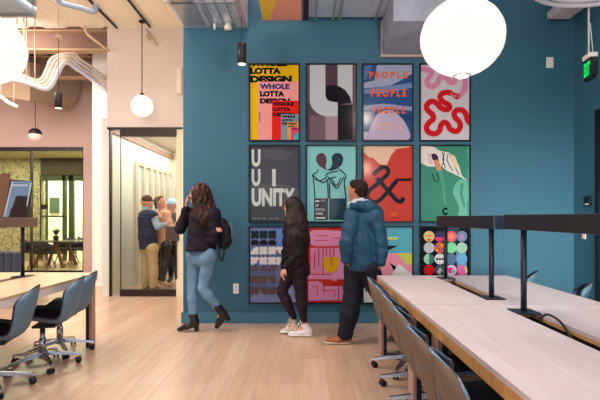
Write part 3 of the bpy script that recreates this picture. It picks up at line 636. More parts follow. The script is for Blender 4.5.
m = MB(); m.tube([(p.x, p.y, p.z+.17), (p.x, p.y, 4.45)], .007, 6).lathe((p.x, p.y, p.z+.165), [(.03, 0), (.03, .03), (.012, .05)], 12).lathe((p.x, p.y, 4.445), [(.05, 0), (.05, .024)], 14); local(r, m, 'cord', BLACK)
def cyl_lamp(c, rr, h, ztop, label, m0, emitm, canopy=True):
    r = empty('cylinder_pendant_lamp', c); tag(r, label, 'pendant lamp', 'black cylinder pendant lamps')
    m = MB(); m.lathe(c, [(rr*.9, 0), (rr, 0), (rr, h), (rr*.9, h+.008), (.008, h+.01)], 24); local(r, m, 'lamp_shade', m0)
    m = MB(); m.lathe((c[0], c[1], c[2]-.004), [(0, -.002), (rr*.86, -.001), (rr*.88, .003)], 20); local(r, m, 'lens', emitm)
    m = MB(); m.tube([(c[0], c[1], c[2]+h), (c[0], c[1], ztop)], .004, 6)
    local(r, m, 'cord', BLACK)
    if canopy: m = MB(); m.lathe((c[0], c[1], ztop), [(.03, -.02), (.055, -.02), (.055, .03), (.03, .05)], 18).tube([(c[0], c[1], ztop+.05), (c[0], c[1], 4.469)], .005, 6); local(r, m, 'canopy', mat('canopy_cream', (206, 180, 150), .5))
DKB = mat('matt_black_lamp', (26, 22, 28), .45)
LENS = glow('lit_lens', (255, 236, 205), 2.2)
c = at(241.8, 64, 5.65); cyl_lamp(c, .052, .235, 3.69, 'small black cylinder pendant lamp beside the yellow poster', mat('plum_black_lamp', (40, 28, 34), .4), LENS, False)
c = at(58.5, 108, 7.2); cyl_lamp(c, .055, .22, at(0, 38, 7.2).z, 'black cylinder pendant lamp before the pink wall', DKB, LENS)
c = at(35.3, 134.5, 9.9); r = empty('half_black_globe_lamp', c); tag(r, 'small globe lamp with black upper half above the meeting room glass', 'pendant lamp')
R_ = .128
m = MB(); m.lathe(c, [(R_*math.sin(math.radians(a)), -R_*math.cos(math.radians(a))) for a in range(0, 91, 10)], 24); local(r, m, 'globe', glow('dim_globe', (235, 205, 190), .35))
m = MB(); m.lathe(c, [(R_*1.03*math.sin(math.radians(a)), -R_*1.03*math.cos(math.radians(a))) for a in range(90, 181, 10)], 24).tube([(c.x, c.y, c.z+R_), (c.x, c.y, at(0, 99, 9.9).z)], .006, 6); local(r, m, 'cap', DKB)
# ring lamp at the top right
c = Vector((2.66, 4.1, 3.42)); r = empty('ring_lamp', c); tag(r, 'large white ring hanging at the top right of the photo', 'ring lamp')
m = MB(); n = 48
for i, (ra, z) in enumerate(((.66, 0), (.62, .03))): m.tube([c+Vector((ra*math.cos(2*pi*k/n), ra*math.sin(2*pi*k/n), z)) for k in range(n)], .024-.006*i, 8, closed=True)
local(r, m, 'ring', mat('white_ring', (206, 204, 212), .35)); m = MB()
for k in range(3): q = 2*pi*k/3+.4; m.tube([c+Vector((.64*math.cos(q), .64*math.sin(q), .02)), (c.x, c.y, 4.46)], .004, 5)
local(r, m, 'suspension_wires', STEEL)

# ---------------------------------------------------------------- ducts and ceiling services
r = empty('air_duct', (-1.1, 3.5, 3.7)); tag(r, 'wide flat galvanised duct running overhead to the blue wall', 'duct')
x0, x1 = -1.51, -.70
local(r, MB().box(x0, x1-.07, .5, 5.995, 3.69, 4.25), 'duct_body', GALV)
m = MB(); 
for ya in (5.25, 3.4, 2.2): m.box(x0-.02, x1-.05, ya, ya+.03, 3.672, 4.27)
m.box(x0+.04, x0+.30, .5, 5.9, 3.672, 3.69, bev=.006)
for xx in (x0+.36, x0+.40, x0+.52, x0+.64): m.box(xx, xx+.014, .5, 5.98, 3.678, 3.69)
local(r, m, 'seam_strips', GALV2)
local(r, MB().box(x1-.07, x1, .5, 5.99, 3.685, 4.26), 'side_flange', mat('pinkish_flange', (190, 170, 176), .45, metal=.3))
m = MB()
for ya in (1, 3, 5): m.tube([(x0+.1, ya, 4.25), (x0+.1, ya, 4.47)], .008).tube([(x1-.15, ya, 4.25), (x1-.15, ya, 4.47)], .008)
local(r, m, 'hanger_rods', STEEL)
r = empty('air_duct', (.5, 5.5, 3.75)); tag(r, 'galvanised duct crossing above the posters to the right', 'duct')
local(r, MB().box(-.02, 1.62, 5.10, 5.86, 3.765, 4.2), 'duct_body', GALV)
for xx in (.13, .34, .42, .86): local(r, MB().box(xx, xx+.025, 5.08, 5.88, 3.74, 4.22), 'seam_strip', GALV2)
local(r, MB().box(-.01, .055, 5.07, 5.89, 3.735, 4.23), 'strap', mat('maroon_strap', (52, 34, 48), .5))
# dropped end box with a sloping underside
A = [(.965, 5.97, 3.33), (.965, 5.18, 3.44), (.965, 5.18, 3.76), (.965, 5.97, 3.76)]; B = [(1.60, y, z) for _, y, z in A]
m = MB(); m.add(A+B, [[3, 2, 1, 0], [4, 5, 6, 7], [0, 1, 5, 4], [1, 2, 6, 5], [2, 3, 7, 6], [3, 0, 4, 7]]); local(r, m, 'drop_box', mat('matt_galvanised', (158, 164, 184), .65, metal=.25, bump=.06, bscale=4, var=.10, vscale=5))
local(r, MB().box(.955, .985, 5.94, 5.985, 3.31, 3.76).box(.985, 1.62, 5.94, 5.985, 3.31, 3.345), 'end_flange', mat('tan_flange', (196, 176, 158), .5))
m = MB(); [m.tube([(x, y, 4.2), (x, y, 4.47)], .008) for x in (.1, 1.5) for y in (5.2, 5.75)]; local(r, m, 'hanger_rods', STEEL)
# painted panel under the ceiling
r = empty('painted_ceiling_panel', (-.29, 5.5, 3.75)); tag(r, 'peach ceiling panel with a yellow curve beside the duct strap', 'panel')
xa, xb, ya, yb, z = at(263, 0, 5.88).x, -.03, 5.12, 5.88, 3.735
local(r, MB().box(xa, xb, ya, yb, z, z+.03), 'panel', mat('peach_panel', (232, 158, 132), .45))
m = MB(); q = [(max(xa, xa+.14-.20*math.cos(t)+.02), ya+.38+.40*math.sin(t)) for t in [pi*i/20-pi/2 for i in range(21)]]
vs = [(xa, ya, z-.002), (xa+.16, ya, z-.002), (xa+.20, ya+.15, z-.002), (xa+.17, ya+.36, z-.002), (xa+.12, ya+.58, z-.002), (xa+.10, yb, z-.002), (xa, yb, z-.002)]
m.add(vs+[(a, b, z-.0002) for a, b, _ in vs], [list(range(7)), list(range(7, 14))[::-1]]+[[i, (i+1) % 7, 7+(i+1) % 7, 7+i][::-1] for i in range(7)]); local(r, m, 'yellow_shape', mat('yellow_paint', (232, 196, 50), .45))
m = MB(); [m.tube([(x, y, z+.03), (x, y, 4.47)], .006) for x in (xa+.05, xb-.06) for y in (ya+.1, yb-.1)]; local(r, m, 'hanger_rods', STEEL)
tag(MB().lathe((at(228, 32, 5.85).x, 5.85, 3.60), [(.0, .0), (.045, .01), (.05, .04), (.035, .07), (.03, .09)], 14).build('smoke_detector', WPLAS), 'small white round fitting under the wide duct', 'detector')
tag(MB().lathe((at(214.5, 0, 5.85).x, 5.85, 3.61), [(0, 0), (.014, .005), (.012, .03), (.02, .045), (.012, .08)], 10).build('fire_sprinkler', WPLAS), 'tiny white sprinkler head under the wide duct', 'sprinkler')
# duct and pipe in the top left corner
r = empty('air_duct', (-3.9, 6.6, 4.1)); tag(r, 'pale blue-grey duct end in the top left corner', 'duct')
pa = at(34, 15, 6.9)
local(r, MB().box(pa.x-1.3, pa.x, 5.2, 6.9, pa.z, pa.z+.22), 'duct_body', mat('pale_blue_duct', (150, 172, 194), .35, metal=.6))
local(r, MB().box(pa.x-1.3, pa.x+.02, 6.88, 6.93, pa.z-.03, pa.z+.24), 'end_flange', GALV2)
tag(MB().tube(spline([at(57, -8, 6.5), at(58.5, 0, 6.6), at(62, 3.5, 6.65), at(72, 6, 6.7), at(84, 9, 6.8), at(92, 11.5, 6.85), at(95, 10, 6.9), at(96, 4, 6.9)]), .036, 12).build('pipe', mat('pale_blue_pipe', (158, 174, 204), .35)), 'pale blue bent pipe against the cream ceiling', 'pipe')
# thin ceiling tracks
for xa, xb, lab in ((117, 0, 'dark ceiling track line left of the small globe lamp'), (150, 0, 'dark ceiling track line above the small globe lamp')):
    e = at(xa, 26.5, 7.9 if xa > 120 else 7.95); tag(MB().box(e.x-.014, e.x+.014, 3, e.y, 4.44, 4.468).build('ceiling_track', mat('dark_blue_track', (40, 58, 72), .5)), lab, 'ceiling track', 'dark tracks on the cream ceiling')
# bracket on the bulkhead
pa, pb = at(146, 30, 7.95), at(157, 45, 7.95); tag(MB().tube([pa, pb], .02, 8).tube([at(147, 36, 7.95), at(150, 39, 7.95)], .035, 8).build('sprinkler_pipe', mat('tan_pipe', (206, 184, 164), .5)), 'small tan pipe stub slanting down the white wall', 'pipe')
tag(MB().box(at(177.5, 0, 7.99).x, at(182, 0, 7.99).x, 7.93, 7.995, at(0, 94, 7.96).z, at(0, 68, 7.96).z, bev=.008).build('wall_speaker', mat('off_white_box', (240, 228, 216), .5)), 'pale upright box on the white wall beside the blue wall', 'wall box')
# conduit bundle
CDM = mat('cream_conduit', (226, 208, 190), .45); CDB = mat('lilac_white_conduit', (218, 214, 224), .4)
path = [(-8, 90, 7.6), (0, 82, 7.6), (14, 80, 7.7), (30, 84, 7.8), (44, 89, 7.9), (52, 86, 7.95), (56, 78, 8.0), (63, 65, 8.05), (69, 61.5, 8.3), (76, 66, 9), (90, 76, 9.6), (108, 92, 10.1)]
path = [(-8, 90, 7.4), (0, 82, 7.4), (14, 80, 7.4), (30, 84, 7.4), (44, 89, 7.45), (51, 86, 7.5), (56, 77, 7.55), (63, 64, 7.6), (69, 61.5, 7.7), (76, 67, 8.35), (88, 75, 8.9), (108, 90, 9.1)]
for i, (ox, oy) in enumerate(((0, 0), (1.5, -3.2), (-1.2, -6), (3.2, -7.5), (-4, -2))):
    if i == 4: continue
    tag(MB().tube(spline([at(x+(-3.2*i if x < 66 else 1.2*i), y+(-2.2*i if x < 66 and x > 50 else -3*i if x < 50 else (.5-i)*3.2), d+.015*i) for x, y, d in path], 5), .026 if i else .036, 8).build('conduit', CDB if i == 0 else CDM), ['thick pale conduit, lowest of the sagging bundle at the left', 'cream conduit, second from the bottom of the sagging bundle', 'cream conduit, third from the bottom of the sagging bundle', 'cream conduit, topmost of the sagging bundle'][i], 'conduit', 'sagging conduits under the lounge ceiling')
tag(MB().tube(spline([at(2, 97, 8.9), at(8, 102, 8.9), at(18, 107, 8.9), at(-4, 108, 8.9)][:3]), .035, 8).tube([at(-4, 97, 8.9), at(2, 97, 8.9)], .035).tube([at(1, 98, 8.9), at(1, 62, 8.9)], .006).tube([at(14, 105, 8.9), at(14, 62, 8.9)], .006).build('conduit', CDM), 'short pale conduit below the bundle at the left edge', 'conduit')
tag(MB().tube([at(82.5, 14, 7.9), at(84, 26, 7.9), at(87, 34, 7.92), at(109, 51, 7.95)], .022, 8).build('conduit', mat('tan_conduit', (214, 184, 156), .5)), 'thin pale conduit bent down to the white wall', 'conduit')
for xx, y1, d in ((17, 82, 7.4), (24, 66, 7.45), (26.5, 82, 7.4), (35, 84, 7.4)):
    tag(MB().tube([at(xx, y1, d), Vector((at(xx, 0, d).x, d, 4.5))], .008, 6).build('hanger_rod', mat('pale_rod', (214, 196, 180), .5)), 'thin pale hanger rod holding up the left conduits', 'rod', 'hanger rods at the left')
# louvre by the right corner
r = empty('air_vent', (3.0, 5.65, 3.8)); tag(r, 'grey slatted air vent near the corner at the top right', 'air vent')
m = MB(); a0, a1, a2, a3 = at(550, 18, 5.9), at(570, 18, 5.9), at(582, 9, 5.5), at(556, 9, 5.5)
local(r, MB().box(2.98, 3.24, 5.52, 5.88, 3.75, 3.83), 'housing', mat('grey_vent', (190, 186, 198), .5)); m = MB()
for k in range(7): m.box(2.99, 3.23, 5.53+k*.048, 5.553+k*.048, 3.735, 3.75)
local(r, m, 'slats', mat('pale_slats', (205, 196, 206), .5)); m = MB().box(3.0, 3.2, 5.62, 5.8, 3.83, 4.465); local(r, m, 'duct_neck', GALV2)
# exit sign
c = at(590, 68, 4.9); r = empty('exit_sign', c); tag(r, 'black exit sign with green EXIT letters hanging at the right', 'exit sign')
r.rotation_euler = (0, 0, -pi/2-.13); r.scale = (.9, .9, .92)
MB().box(-.10, .10, -.03, .03, -.13, .10, bev=.006).build('housing', mat('black_sign', (16, 18, 20), .4), r)
a = Art(-.09, .085, 18, 20, -.033, 100); a.layer = 1
a.mb = MB(); a.mats = [mat('sign_face', (8, 20, 14), .4)]; a.mb.mi = 0
a.mb.box(-.092, .092, -.0325, -.0305, -.115, .087)
a.text('EXIT', 1.4, 2, 16.6, 18, (20, 230, 110), .05)
gm = bpy.data.materials.get('print_20_230_110'); gm.node_tree.nodes['Principled BSDF'].inputs['Emission Color'].default_value = (*lin((20, 235, 110)), 1); gm.node_tree.nodes['Principled BSDF'].inputs['Emission Strength'].default_value = .5
a.mb.build('sign_face', a.mats, r)
MB().box(-.09, .09, -.045, .045, .10, .15, bev=.004).build('mounting_box', WPLAS, r)
MB().tube([(0, -.012, .15), (-.0, -.012, (4.465-c.z)/.92)], .011, 8).tube([(.03, .02, .15), (.005, .0, .5)], .006, 6).build('hanging_pole', mat('pale_pole', (206, 208, 214), .4), r)
MB().box(.102, .14, -.025, .025, -.10, .07, bev=.004).lathe((.146, 0, .02), [(0, -.01), (.012, -.008), (.012, .008), (0, .01)], 10).build('emergency_light', mat('black_sign2', (24, 24, 28), .4), r)
# wall plates
def plate(name, x0, y0, x1, y1, label, cat, m=WPLAS, d=6.0):
    a, b = at(x0, y1, d), at(x1, y0, d); o = MB().box(a.x, b.x, d-.014, d-.0005, a.z, b.z, bev=.003).build(name, m); tag(o, label, cat); return o
o = plate('wall_outlet', 233.3, 283.5, 238.8, 293.5, 'white wall outlet between the walking woman and the dotted poster', 'outlet')
c = at(236, 288.5, 5.985); MB().box(c.x-.012, c.x+.012, 5.983, 5.9855, c.z+.012, c.z+.032).box(c.x-.012, c.x+.012, 5.983, 5.9855, c.z-.032, c.z-.012).build('sockets', mat('outlet_grey', (190, 190, 188), .5), o)
plate('motion_sensor', 546, 57.5, 553, 68, 'small white box high on the blue wall near the corner', 'sensor')
def rplate(name, y0, y1, z0, z1, label, cat, m): return tag(MB().box(3.355, 3.3745, y0, y1, z0, z1, bev=.003).build(name, m), label, cat)
o = rplate('card_reader', 5.63, 5.76, 1.45, 1.575, 'black card reader on the right wall beside the door', 'card reader', BLACK)
MB().box(3.352, 3.355, 5.66, 5.73, 1.47, 1.485).build('display', WPLAS, o)
rplate('light_switch', 5.74, 5.80, 1.06, 1.13, 'small pale switch on the right wall below the rail', 'switch', mat('pink_white_plate', (240, 214, 206), .5))

# ---------------------------------------------------------------- lounge sofa, painted reflection and meeting furniture
r = empty('sofa', (-4.75, 7.1, 0)); tag(r, 'charcoal blue channel-back sofa behind the left table', 'sofa')
SF = mat('charcoal_blue_velvet', (52, 62, 78), .7, sheen=.3)
m = MB(); 
for k in range(12): x = -5.5+k*.113; m.box(x, x+.108, 6.98, 7.16, .30, .82, bev=.035)
local(r, m, 'backrest', SF); local(r, MB().box(-5.5, -4.15, 7.16, 7.75, .2, .44, bev=.04), 'seat', SF)
for x in (-5.4, -4.25):
    for y in (7.05, 7.6): local(r, MB().tube([(x, y, 0), (x, y, .3)], .02, 8), 'leg', BLACK)
r = empty('leaning_picture', (-5.6, 11.0, 1.3));  # reflection of windows and a person in the glass, painted on thin panels
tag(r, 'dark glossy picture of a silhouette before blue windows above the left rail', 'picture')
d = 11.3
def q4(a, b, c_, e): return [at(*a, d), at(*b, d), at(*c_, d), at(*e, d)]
def slabp(pts, dy0, dy1, mb):
    n = len(pts); vs = [(p.x, p.y+dy0, p.z) for p in pts]+[(p.x, p.y+dy1, p.z) for p in pts]
    mb.add(vs, [list(range(n))[::-1], list(range(n, 2*n))]+[[i, (i+1) % n, n+(i+1) % n, n+i] for i in range(n)], False); return mb
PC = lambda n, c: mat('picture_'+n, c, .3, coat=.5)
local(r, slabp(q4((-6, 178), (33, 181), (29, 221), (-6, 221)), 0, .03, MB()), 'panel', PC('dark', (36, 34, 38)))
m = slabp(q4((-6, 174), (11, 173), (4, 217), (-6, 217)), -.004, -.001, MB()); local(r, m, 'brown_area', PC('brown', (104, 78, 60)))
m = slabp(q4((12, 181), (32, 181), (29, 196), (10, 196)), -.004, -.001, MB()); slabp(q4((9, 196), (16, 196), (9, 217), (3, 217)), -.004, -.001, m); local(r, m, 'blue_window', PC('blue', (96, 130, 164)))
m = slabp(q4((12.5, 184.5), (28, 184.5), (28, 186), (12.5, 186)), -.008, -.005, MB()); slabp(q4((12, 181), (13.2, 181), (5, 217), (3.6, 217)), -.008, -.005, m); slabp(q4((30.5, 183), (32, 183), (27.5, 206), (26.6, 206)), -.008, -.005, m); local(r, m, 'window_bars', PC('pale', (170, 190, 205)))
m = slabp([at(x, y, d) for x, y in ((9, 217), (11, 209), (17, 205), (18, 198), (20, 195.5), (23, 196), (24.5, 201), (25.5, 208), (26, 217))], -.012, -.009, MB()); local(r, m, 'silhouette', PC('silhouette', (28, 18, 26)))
d2 = 12.9
r = empty('meeting_table', (at(58, 0, d2).x, d2, 0)); tag(r, 'dark-topped meeting table with slanted wooden legs behind the glass', 'table')
xa, xb = at(29, 0, d2).x, at(84, 0, d2).x
local(r, MB().box(xa, xb, d2-.45, d2+.45, .655, .69), 'tabletop', mat('dark_tabletop', (66, 58, 48), .3))
WL = mat('brown_wood_leg', (120, 82, 54), .5)
for x, s in ((at(64, 0, d2).x, 1), (at(47, 0, d2).x, -1)):
    for dy in (-.3, .3): local(r, MB().tube([(x-.08*s, d2+dy, .66), (x+.16*s, d2+dy*1.2, .0)], .045, 6), 'leg', WL)
CH = mat('dark_lounge_shell', (30, 40, 48), .6)
def mchair(x, y, rz, label, first=[None]):
    if first[0] is None:
        r = empty('meeting_chair'); tag(r, label, 'chair', 'dark chairs in the meeting room'); first[0] = r
        m = MB(); n = 12; V = []; Fc = []
        for i in range(n+1):
            a = pi+pi*i/n; c0, s0 = math.cos(a), math.sin(a)
            V += [(.25*c0, .22*s0, .40), (.28*c0, .26*s0, .72-.10*abs(c0)**3), (.26*c0, .24*s0, .72-.10*abs(c0)**3), (.23*c0, .20*s0, .40)]
        for i in range(n):
            for e in range(4): Fc.append([i*4+e, (i+1)*4+e, (i+1)*4+(e+1) % 4, i*4+(e+1) % 4])
        Fc += [[0, 1, 2, 3], [n*4+3, n*4+2, n*4+1, n*4]]
        m.add(V, Fc, True); m.build('backrest', CH, r)
        MB().box(-.23, .23, -.2, .24, .38, .45, bev=.03).build('seat', CH, r)
        for sx in (-1, 1):
            for sy in (-1, 1): MB().tube([(.15*sx, .13*sy, .4), (.24*sx, .21*sy, 0)], .014, 6).build('leg', WL, r)
        o = r
    else: o = copy_tree(first[0]); o['label'] = label
    o.location = (x, y, 0); o.rotation_euler = (0, 0, rz)
mchair(at(45, 0, 12.4).x, 12.25, 0, 'dark round-backed chair in front of the meeting table')
mchair(at(31, 0, 12.7).x, 12.75, -pi/2, 'dark round-backed chair at the left end of the meeting table')
mchair(at(79, 0, 13.6).x, 13.65, pi, 'dark round-backed chair at the right beyond the meeting table')
mchair(at(66, 0, 13.6).x, 13.65, pi, 'dark round-backed chair behind the plant on the meeting table')
c = Vector((at(56, 0, d2).x, d2, .69)); r = empty('potted_plant', c); tag(r, 'small green plant in a dark pot on the meeting table', 'plant')
m = MB(); m.lathe(c, [(.06, .001), (.08, .13), (.07, .13), (.06, .11)], 16); local(r, m, 'pot', BLACK)
m = MB(); rr = random.Random(2)
for k in range(34):
    a = rr.uniform(0, 2*pi); l = rr.uniform(.10, .24); tt = rr.uniform(.1, .9); b_ = c+Vector((0, 0, .11)); tip = b_+Vector((math.cos(a)*l*tt, math.sin(a)*l*tt, l)); sd = Vector((-math.sin(a), math.cos(a), 0))*.022; mid = (b_+tip)/2+Vector((0, 0, .02))
    m.add([b_, mid+sd, tip, mid-sd], [[0, 1, 2, 3]])
local(r, m, 'leaves', mat('plant_green', (44, 78, 44), .6))
c = Vector((at(78.5, 0, d2).x, d2, .69)); m = MB(); m.lathe(c, [(.06, .001), (.012, .01), (.012, .06), (.075, .10)], 12); tag(m.build('bowl', BLACK), 'small dark stemmed bowl at the right end of the meeting table', 'bowl')
d = 16.55; a, b = at(49.5, 213, d), at(59, 197.5, d); 
tag(MB().box(a.x, b.x, 16.54, 16.595, a.z, b.z).build('wall_picture', mat('dark_green_picture', (66, 88, 72), .5)), 'dark green framed panel on the white office wall behind the glass door', 'picture')
# ---------------------------------------------------------------- people: smooth-union body sculptor
def V3(*a): return np.array(a, dtype=np.float64)
class Sculpt:
    def __init__(s, k=.02): s.p = []; s.k = k; s.cuts = []; s.fold = None
    def cone(s, a, b, ra, rb, k=None, sq=None):
        """tapered rod; sq=(axis, factor) flattens its section along axis"""
        s.p.append((np.array(a, float), np.array(b, float), ra, rb, s.k if k is None else k, sq)); return s
    def ball(s, a, r, k=None, sq=None): return s.cone(a, np.array(a, float)+[0, 0, 1e-4], r, r, k, sq)
    def chain(s, pts, rs, k=None, sq=None):
        for i in range(len(pts)-1): s.cone(pts[i], pts[i+1], rs[i], rs[i+1], k, sq)
        return s
    def cut(s, p, n): s.cuts.append((np.array(p, float), np.array(n, float))); return s   # removes the side n points to
    def mesh(s, vox):
        lo = np.min([np.minimum(a-ra*1.3, b-rb*1.3) for a, b, ra, rb, *_ in s.p], axis=0)-.03
        hi = np.max([np.maximum(a+ra*1.3, b+rb*1.3) for a, b, ra, rb, *_ in s.p], axis=0)+.03
        n = np.ceil((hi-lo)/vox).astype(int)+1
        ax = [lo[i]+vox*np.arange(n[i]) for i in range(3)]
        Fd = np.full(tuple(n), .15, dtype=np.float32)
        for a, b, ra, rb, k, sq in s.p:
            m = max(ra, rb)+max(k*2, .03)+vox*2
            i0 = [max(0, int((min(a[i], b[i])-m-lo[i])/vox)) for i in range(3)]; i1 = [min(n[i], int((max(a[i], b[i])+m-lo[i])/vox)+2) for i in range(3)]
            X, Y, Z = np.meshgrid(*[ax[i][i0[i]:i1[i]] for i in range(3)], indexing='ij')
            P = np.stack([X-a[0], Y-a[1], Z-a[2]], -1); d = b-a
            if sq is not None:
                q = np.array(sq[0], float); q /= np.linalg.norm(q); f = 1/sq[1]-1
                P = P+(P @ q)[..., None]*q*f; d = d+(d @ q)*q*f
            L2 = max(d @ d, 1e-9); t = np.clip((P @ d)/L2, 0, 1); D = np.linalg.norm(P-t[..., None]*d, axis=-1)-(ra+(rb-ra)*t)
            if sq is not None: D *= min(1, sq[1]*1.15)
            sl = tuple(slice(i0[i], i1[i]) for i in range(3)); A = Fd[sl]
            if k > 1e-5:
                h = np.clip(.5+.5*(A-D)/k, 0, 1); Fd[sl] = A*(1-h)+D*h-k*h*(1-h)
            else: Fd[sl] = np.minimum(A, D)
        if s.fold is not None or s.cuts:
            X, Y, Z = np.meshgrid(*ax, indexing='ij')
            if s.fold is not None: Fd += s.fold(X, Y, Z).astype(np.float32)
            for p, q in s.cuts: q = q/np.linalg.norm(q); Fd = np.maximum(Fd, (X-p[0])*q[0]+(Y-p[1])*q[1]+(Z-p[2])*q[2])
        Fd[0], Fd[-1], Fd[:, 0], Fd[:, -1], Fd[:, :, 0], Fd[:, :, -1] = (.1,)*6
        return nets(Fd, lo, vox)
def nets(Fd, lo, vox):
    n = Fd.shape; S = Fd < 0; idx = np.zeros(tuple(x-1 for x in n), int)-1
    acc = np.zeros(tuple(x-1 for x in n)+(3,)); cnt = np.zeros(tuple(x-1 for x in n)); edges = []
    for axs in range(3):
        s0 = [slice(None)]*3; s1 = [slice(None)]*3; s0[axs] = slice(0, -1); s1[axs] = slice(1, None)
        A, B = Fd[tuple(s0)], Fd[tuple(s1)]; cr = (A < 0) != (B < 0); I = np.argwhere(cr); a, b = A[cr], B[cr]; t = a/(a-b)
        pos = I.astype(float); pos[:, axs] += t; o1, o2 = [q for q in range(3) if q != axs]
        cells = []
        for d1, d2 in ((0, 0), (-1, 0), (-1, -1), (0, -1)):
            c = I.copy(); c[:, o1] += d1; c[:, o2] += d2; cells.append(c)
            np.add.at(acc, (c[:, 0], c[:, 1], c[:, 2]), pos); np.add.at(cnt, (c[:, 0], c[:, 1], c[:, 2]), 1)
        edges.append((axs, cells, a < 0))
    M = cnt > 0; idx[M] = np.arange(M.sum()); V = acc[M]/cnt[M][:, None]*vox+lo; Fc = []
    for axs, cells, neg in edges:
        q = np.stack([idx[c[:, 0], c[:, 1], c[:, 2]] for c in cells], 1)
        flip = neg if axs != 1 else ~neg
        q[flip] = q[flip][:, ::-1]; Fc.append(q)
    return V, np.vstack(Fc)[:, ::-1]
def sculpt_obj(sc, vox, name, mats, root, pick=None, smooth=2):
    V, Fc = sc.mesh(vox)
    # a little relaxation so that the voxel steps vanish
    e = np.vstack([Fc[:, [0, 1]], Fc[:, [1, 2]], Fc[:, [2, 3]], Fc[:, [3, 0]]]); N = len(V)
    for _ in range(smooth):
        ac = np.zeros_like(V); cn = np.zeros(N); np.add.at(ac, e[:, 0], V[e[:, 1]]); np.add.at(ac, e[:, 1], V[e[:, 0]]); np.add.at(cn, e[:, 0], 1); np.add.at(cn, e[:, 1], 1)
        V = V*.5+.5*ac/np.maximum(cn, 1)[:, None]
    Vl = V-np.array(root.location)
    me = bpy.data.meshes.new(name); me.vertices.add(N); me.vertices.foreach_set('co', Vl.ravel()); me.loops.add(len(Fc)*4); me.loops.foreach_set('vertex_index', Fc.ravel().astype(np.int32))
    me.polygons.add(len(Fc)); me.polygons.foreach_set('loop_start', np.arange(0, len(Fc)*4, 4, dtype=np.int32)); 
    me.update(calc_edges=True)
    for m in mats if isinstance(mats, list) else [mats]: me.materials.append(m)
    me.polygons.foreach_set('use_smooth', np.ones(len(Fc), bool))
    if pick is not None: me.polygons.foreach_set('material_index', pick(V[Fc].mean(1)).astype(np.int32))
    me.update(); o = bpy.data.objects.new(name, me); COL.objects.link(o); o.parent = root
    return o
def unit(v): v = np.array(v, float); return v/np.linalg.norm(v)
def mix(a, b, t): return np.array(a)*(1-t)+np.array(b)*t
def hand(s, wr, d, pn, side, curl=.5, sc=1.0):
    """palm from the wrist along d, palm facing pn, thumb towards side; five fingers"""
    wr = np.array(wr, float); d = unit(d); pn = unit(pn-d*(pn @ d)); sd = unit(side-d*(side @ d)-pn*(np.array(side) @ pn))
    s.cone(wr, wr+d*.075*sc, .026*sc, .030*sc, .012, (pn, .55))
    for i, L in enumerate((.070, .080, .074, .058)):
        off = (.030-.020*i)*sc; p = wr+d*.085*sc+sd*off; pts = [p-d*.02*sc, p]; ang = 0; dr = d
        for j, f in enumerate((.45, .32, .23)):
            ang += curl*(.7, .9, .6)[j]; dr = d*math.cos(ang)+pn*math.sin(ang); pts.append(pts[-1]+dr*L*f*sc)
        s.chain(pts, [.0095*sc, .0095*sc, .009*sc, .0085*sc, .0075*sc], .003)
    p = wr+d*.022*sc+sd*.022*sc; t1 = unit(d*.7+sd*.75+pn*.25); p2 = p+t1*.042*sc; t2 = unit(d*.9+sd*.3+pn*.4); s.chain([p, p2, p2+t2*.032*sc], [.014*sc, .011*sc, .009*sc], .006)
def head(s, c, f, u, sc=1.0, nose=1.0):
    f = unit(f); u = unit(np.array(u)-f*(np.array(u) @ f)); r = np.cross(f, u)
    Q = lambda a, b, e=0: c+(f*a+u*b+r*e)*sc
    s.cone(Q(-.030, .028), Q(.022, .030), .082*sc, .076*sc, .02, (r, .90))
    s.cone(Q(.02, -.02), Q(.052, -.082), .060*sc, .030*sc, .03); s.cone(Q(.0, -.03), Q(.035, -.07), .058*sc, .042*sc, .03)
    s.cone(Q(.080, .02), Q(.104*nose, -.026), .008*sc, .0135*sc, .008); s.ball(Q(.094, -.030, .008), .009*sc, .006); s.ball(Q(.094, -.030, -.008), .009*sc, .006)
    for e in (-1, 1):
        s.cone(Q(.083, .024, .014*e), Q(.072, .026, .045*e), .011*sc, .010*sc, .012); s.ball(Q(.062, -.022, .042*e), .020*sc, .02)
        s.cone(Q(-.012, .014, .079*e), Q(-.004, -.026, .074*e), .019*sc, .012*sc, .004, (r, .42))
    s.cone(Q(.088, -.055, .014), Q(.088, -.055, -.014), .0075*sc, .0075*sc, .004); s.cone(Q(.086, -.067, .011), Q(.086, -.067, -.011), .008*sc, .008*sc, .004); s.ball(Q(.074, -.094), .018*sc, .015)
    return Q
SKIN1 = mat('light_warm_skin', (214, 150, 122), .5, spec=.4); SKIN2 = mat('tan_skin', (186, 126, 98), .5, spec=.4)
LIP = mat('lip_colour', (164, 84, 78), .45); EYEW = mat('eye_white', (236, 232, 226), .2); EYED = mat('eye_dark', (30, 20, 16), .15)
def eyes(root, Q, f, sc=1.0):
    for e in (-1, 1):
        c = Vector(Q(.073, .008, .031*e)); m = MB(); n = 12; 
        m.lathe(c, [(.0125*sc*math.sin(math.radians(a)), -.0125*sc*math.cos(math.radians(a))) for a in range(0, 181, 20)], n); m.mi = 1; p = c+Vector(f)*.0095*sc; m.lathe(p, [(.0055*sc*math.sin(math.radians(a)), -.0055*sc*math.cos(math.radians(a))) for a in range(0, 181, 30)], 8)
        local(root, m, 'eye', [EYEW, EYED])
def skinpick(Q, sc=1.0):
    L = Q(.088, -.061)
    return lambda C: (np.linalg.norm((C-L)*[1, 1, 1.6], axis=1) < .021*sc).astype(int)
def cloth(ax_, fr, amp, seed=0, ph=(1.3, 2.1)):
    r = np.random.RandomState(seed); ks = r.uniform(.4, 1.3, (5, 3))*np.array(ax_)*fr; ps = r.uniform(0, 6, 5)
    def g(X, Y, Z):
        o = 0
        for k, p in zip(ks, ps): o = o+np.sin(X*k[0]+Y*k[1]*.8+Z*k[2]+p+1.5*np.sin(Z*fr*.21+X*fr*.17+p))
        return o*amp/5
    return g
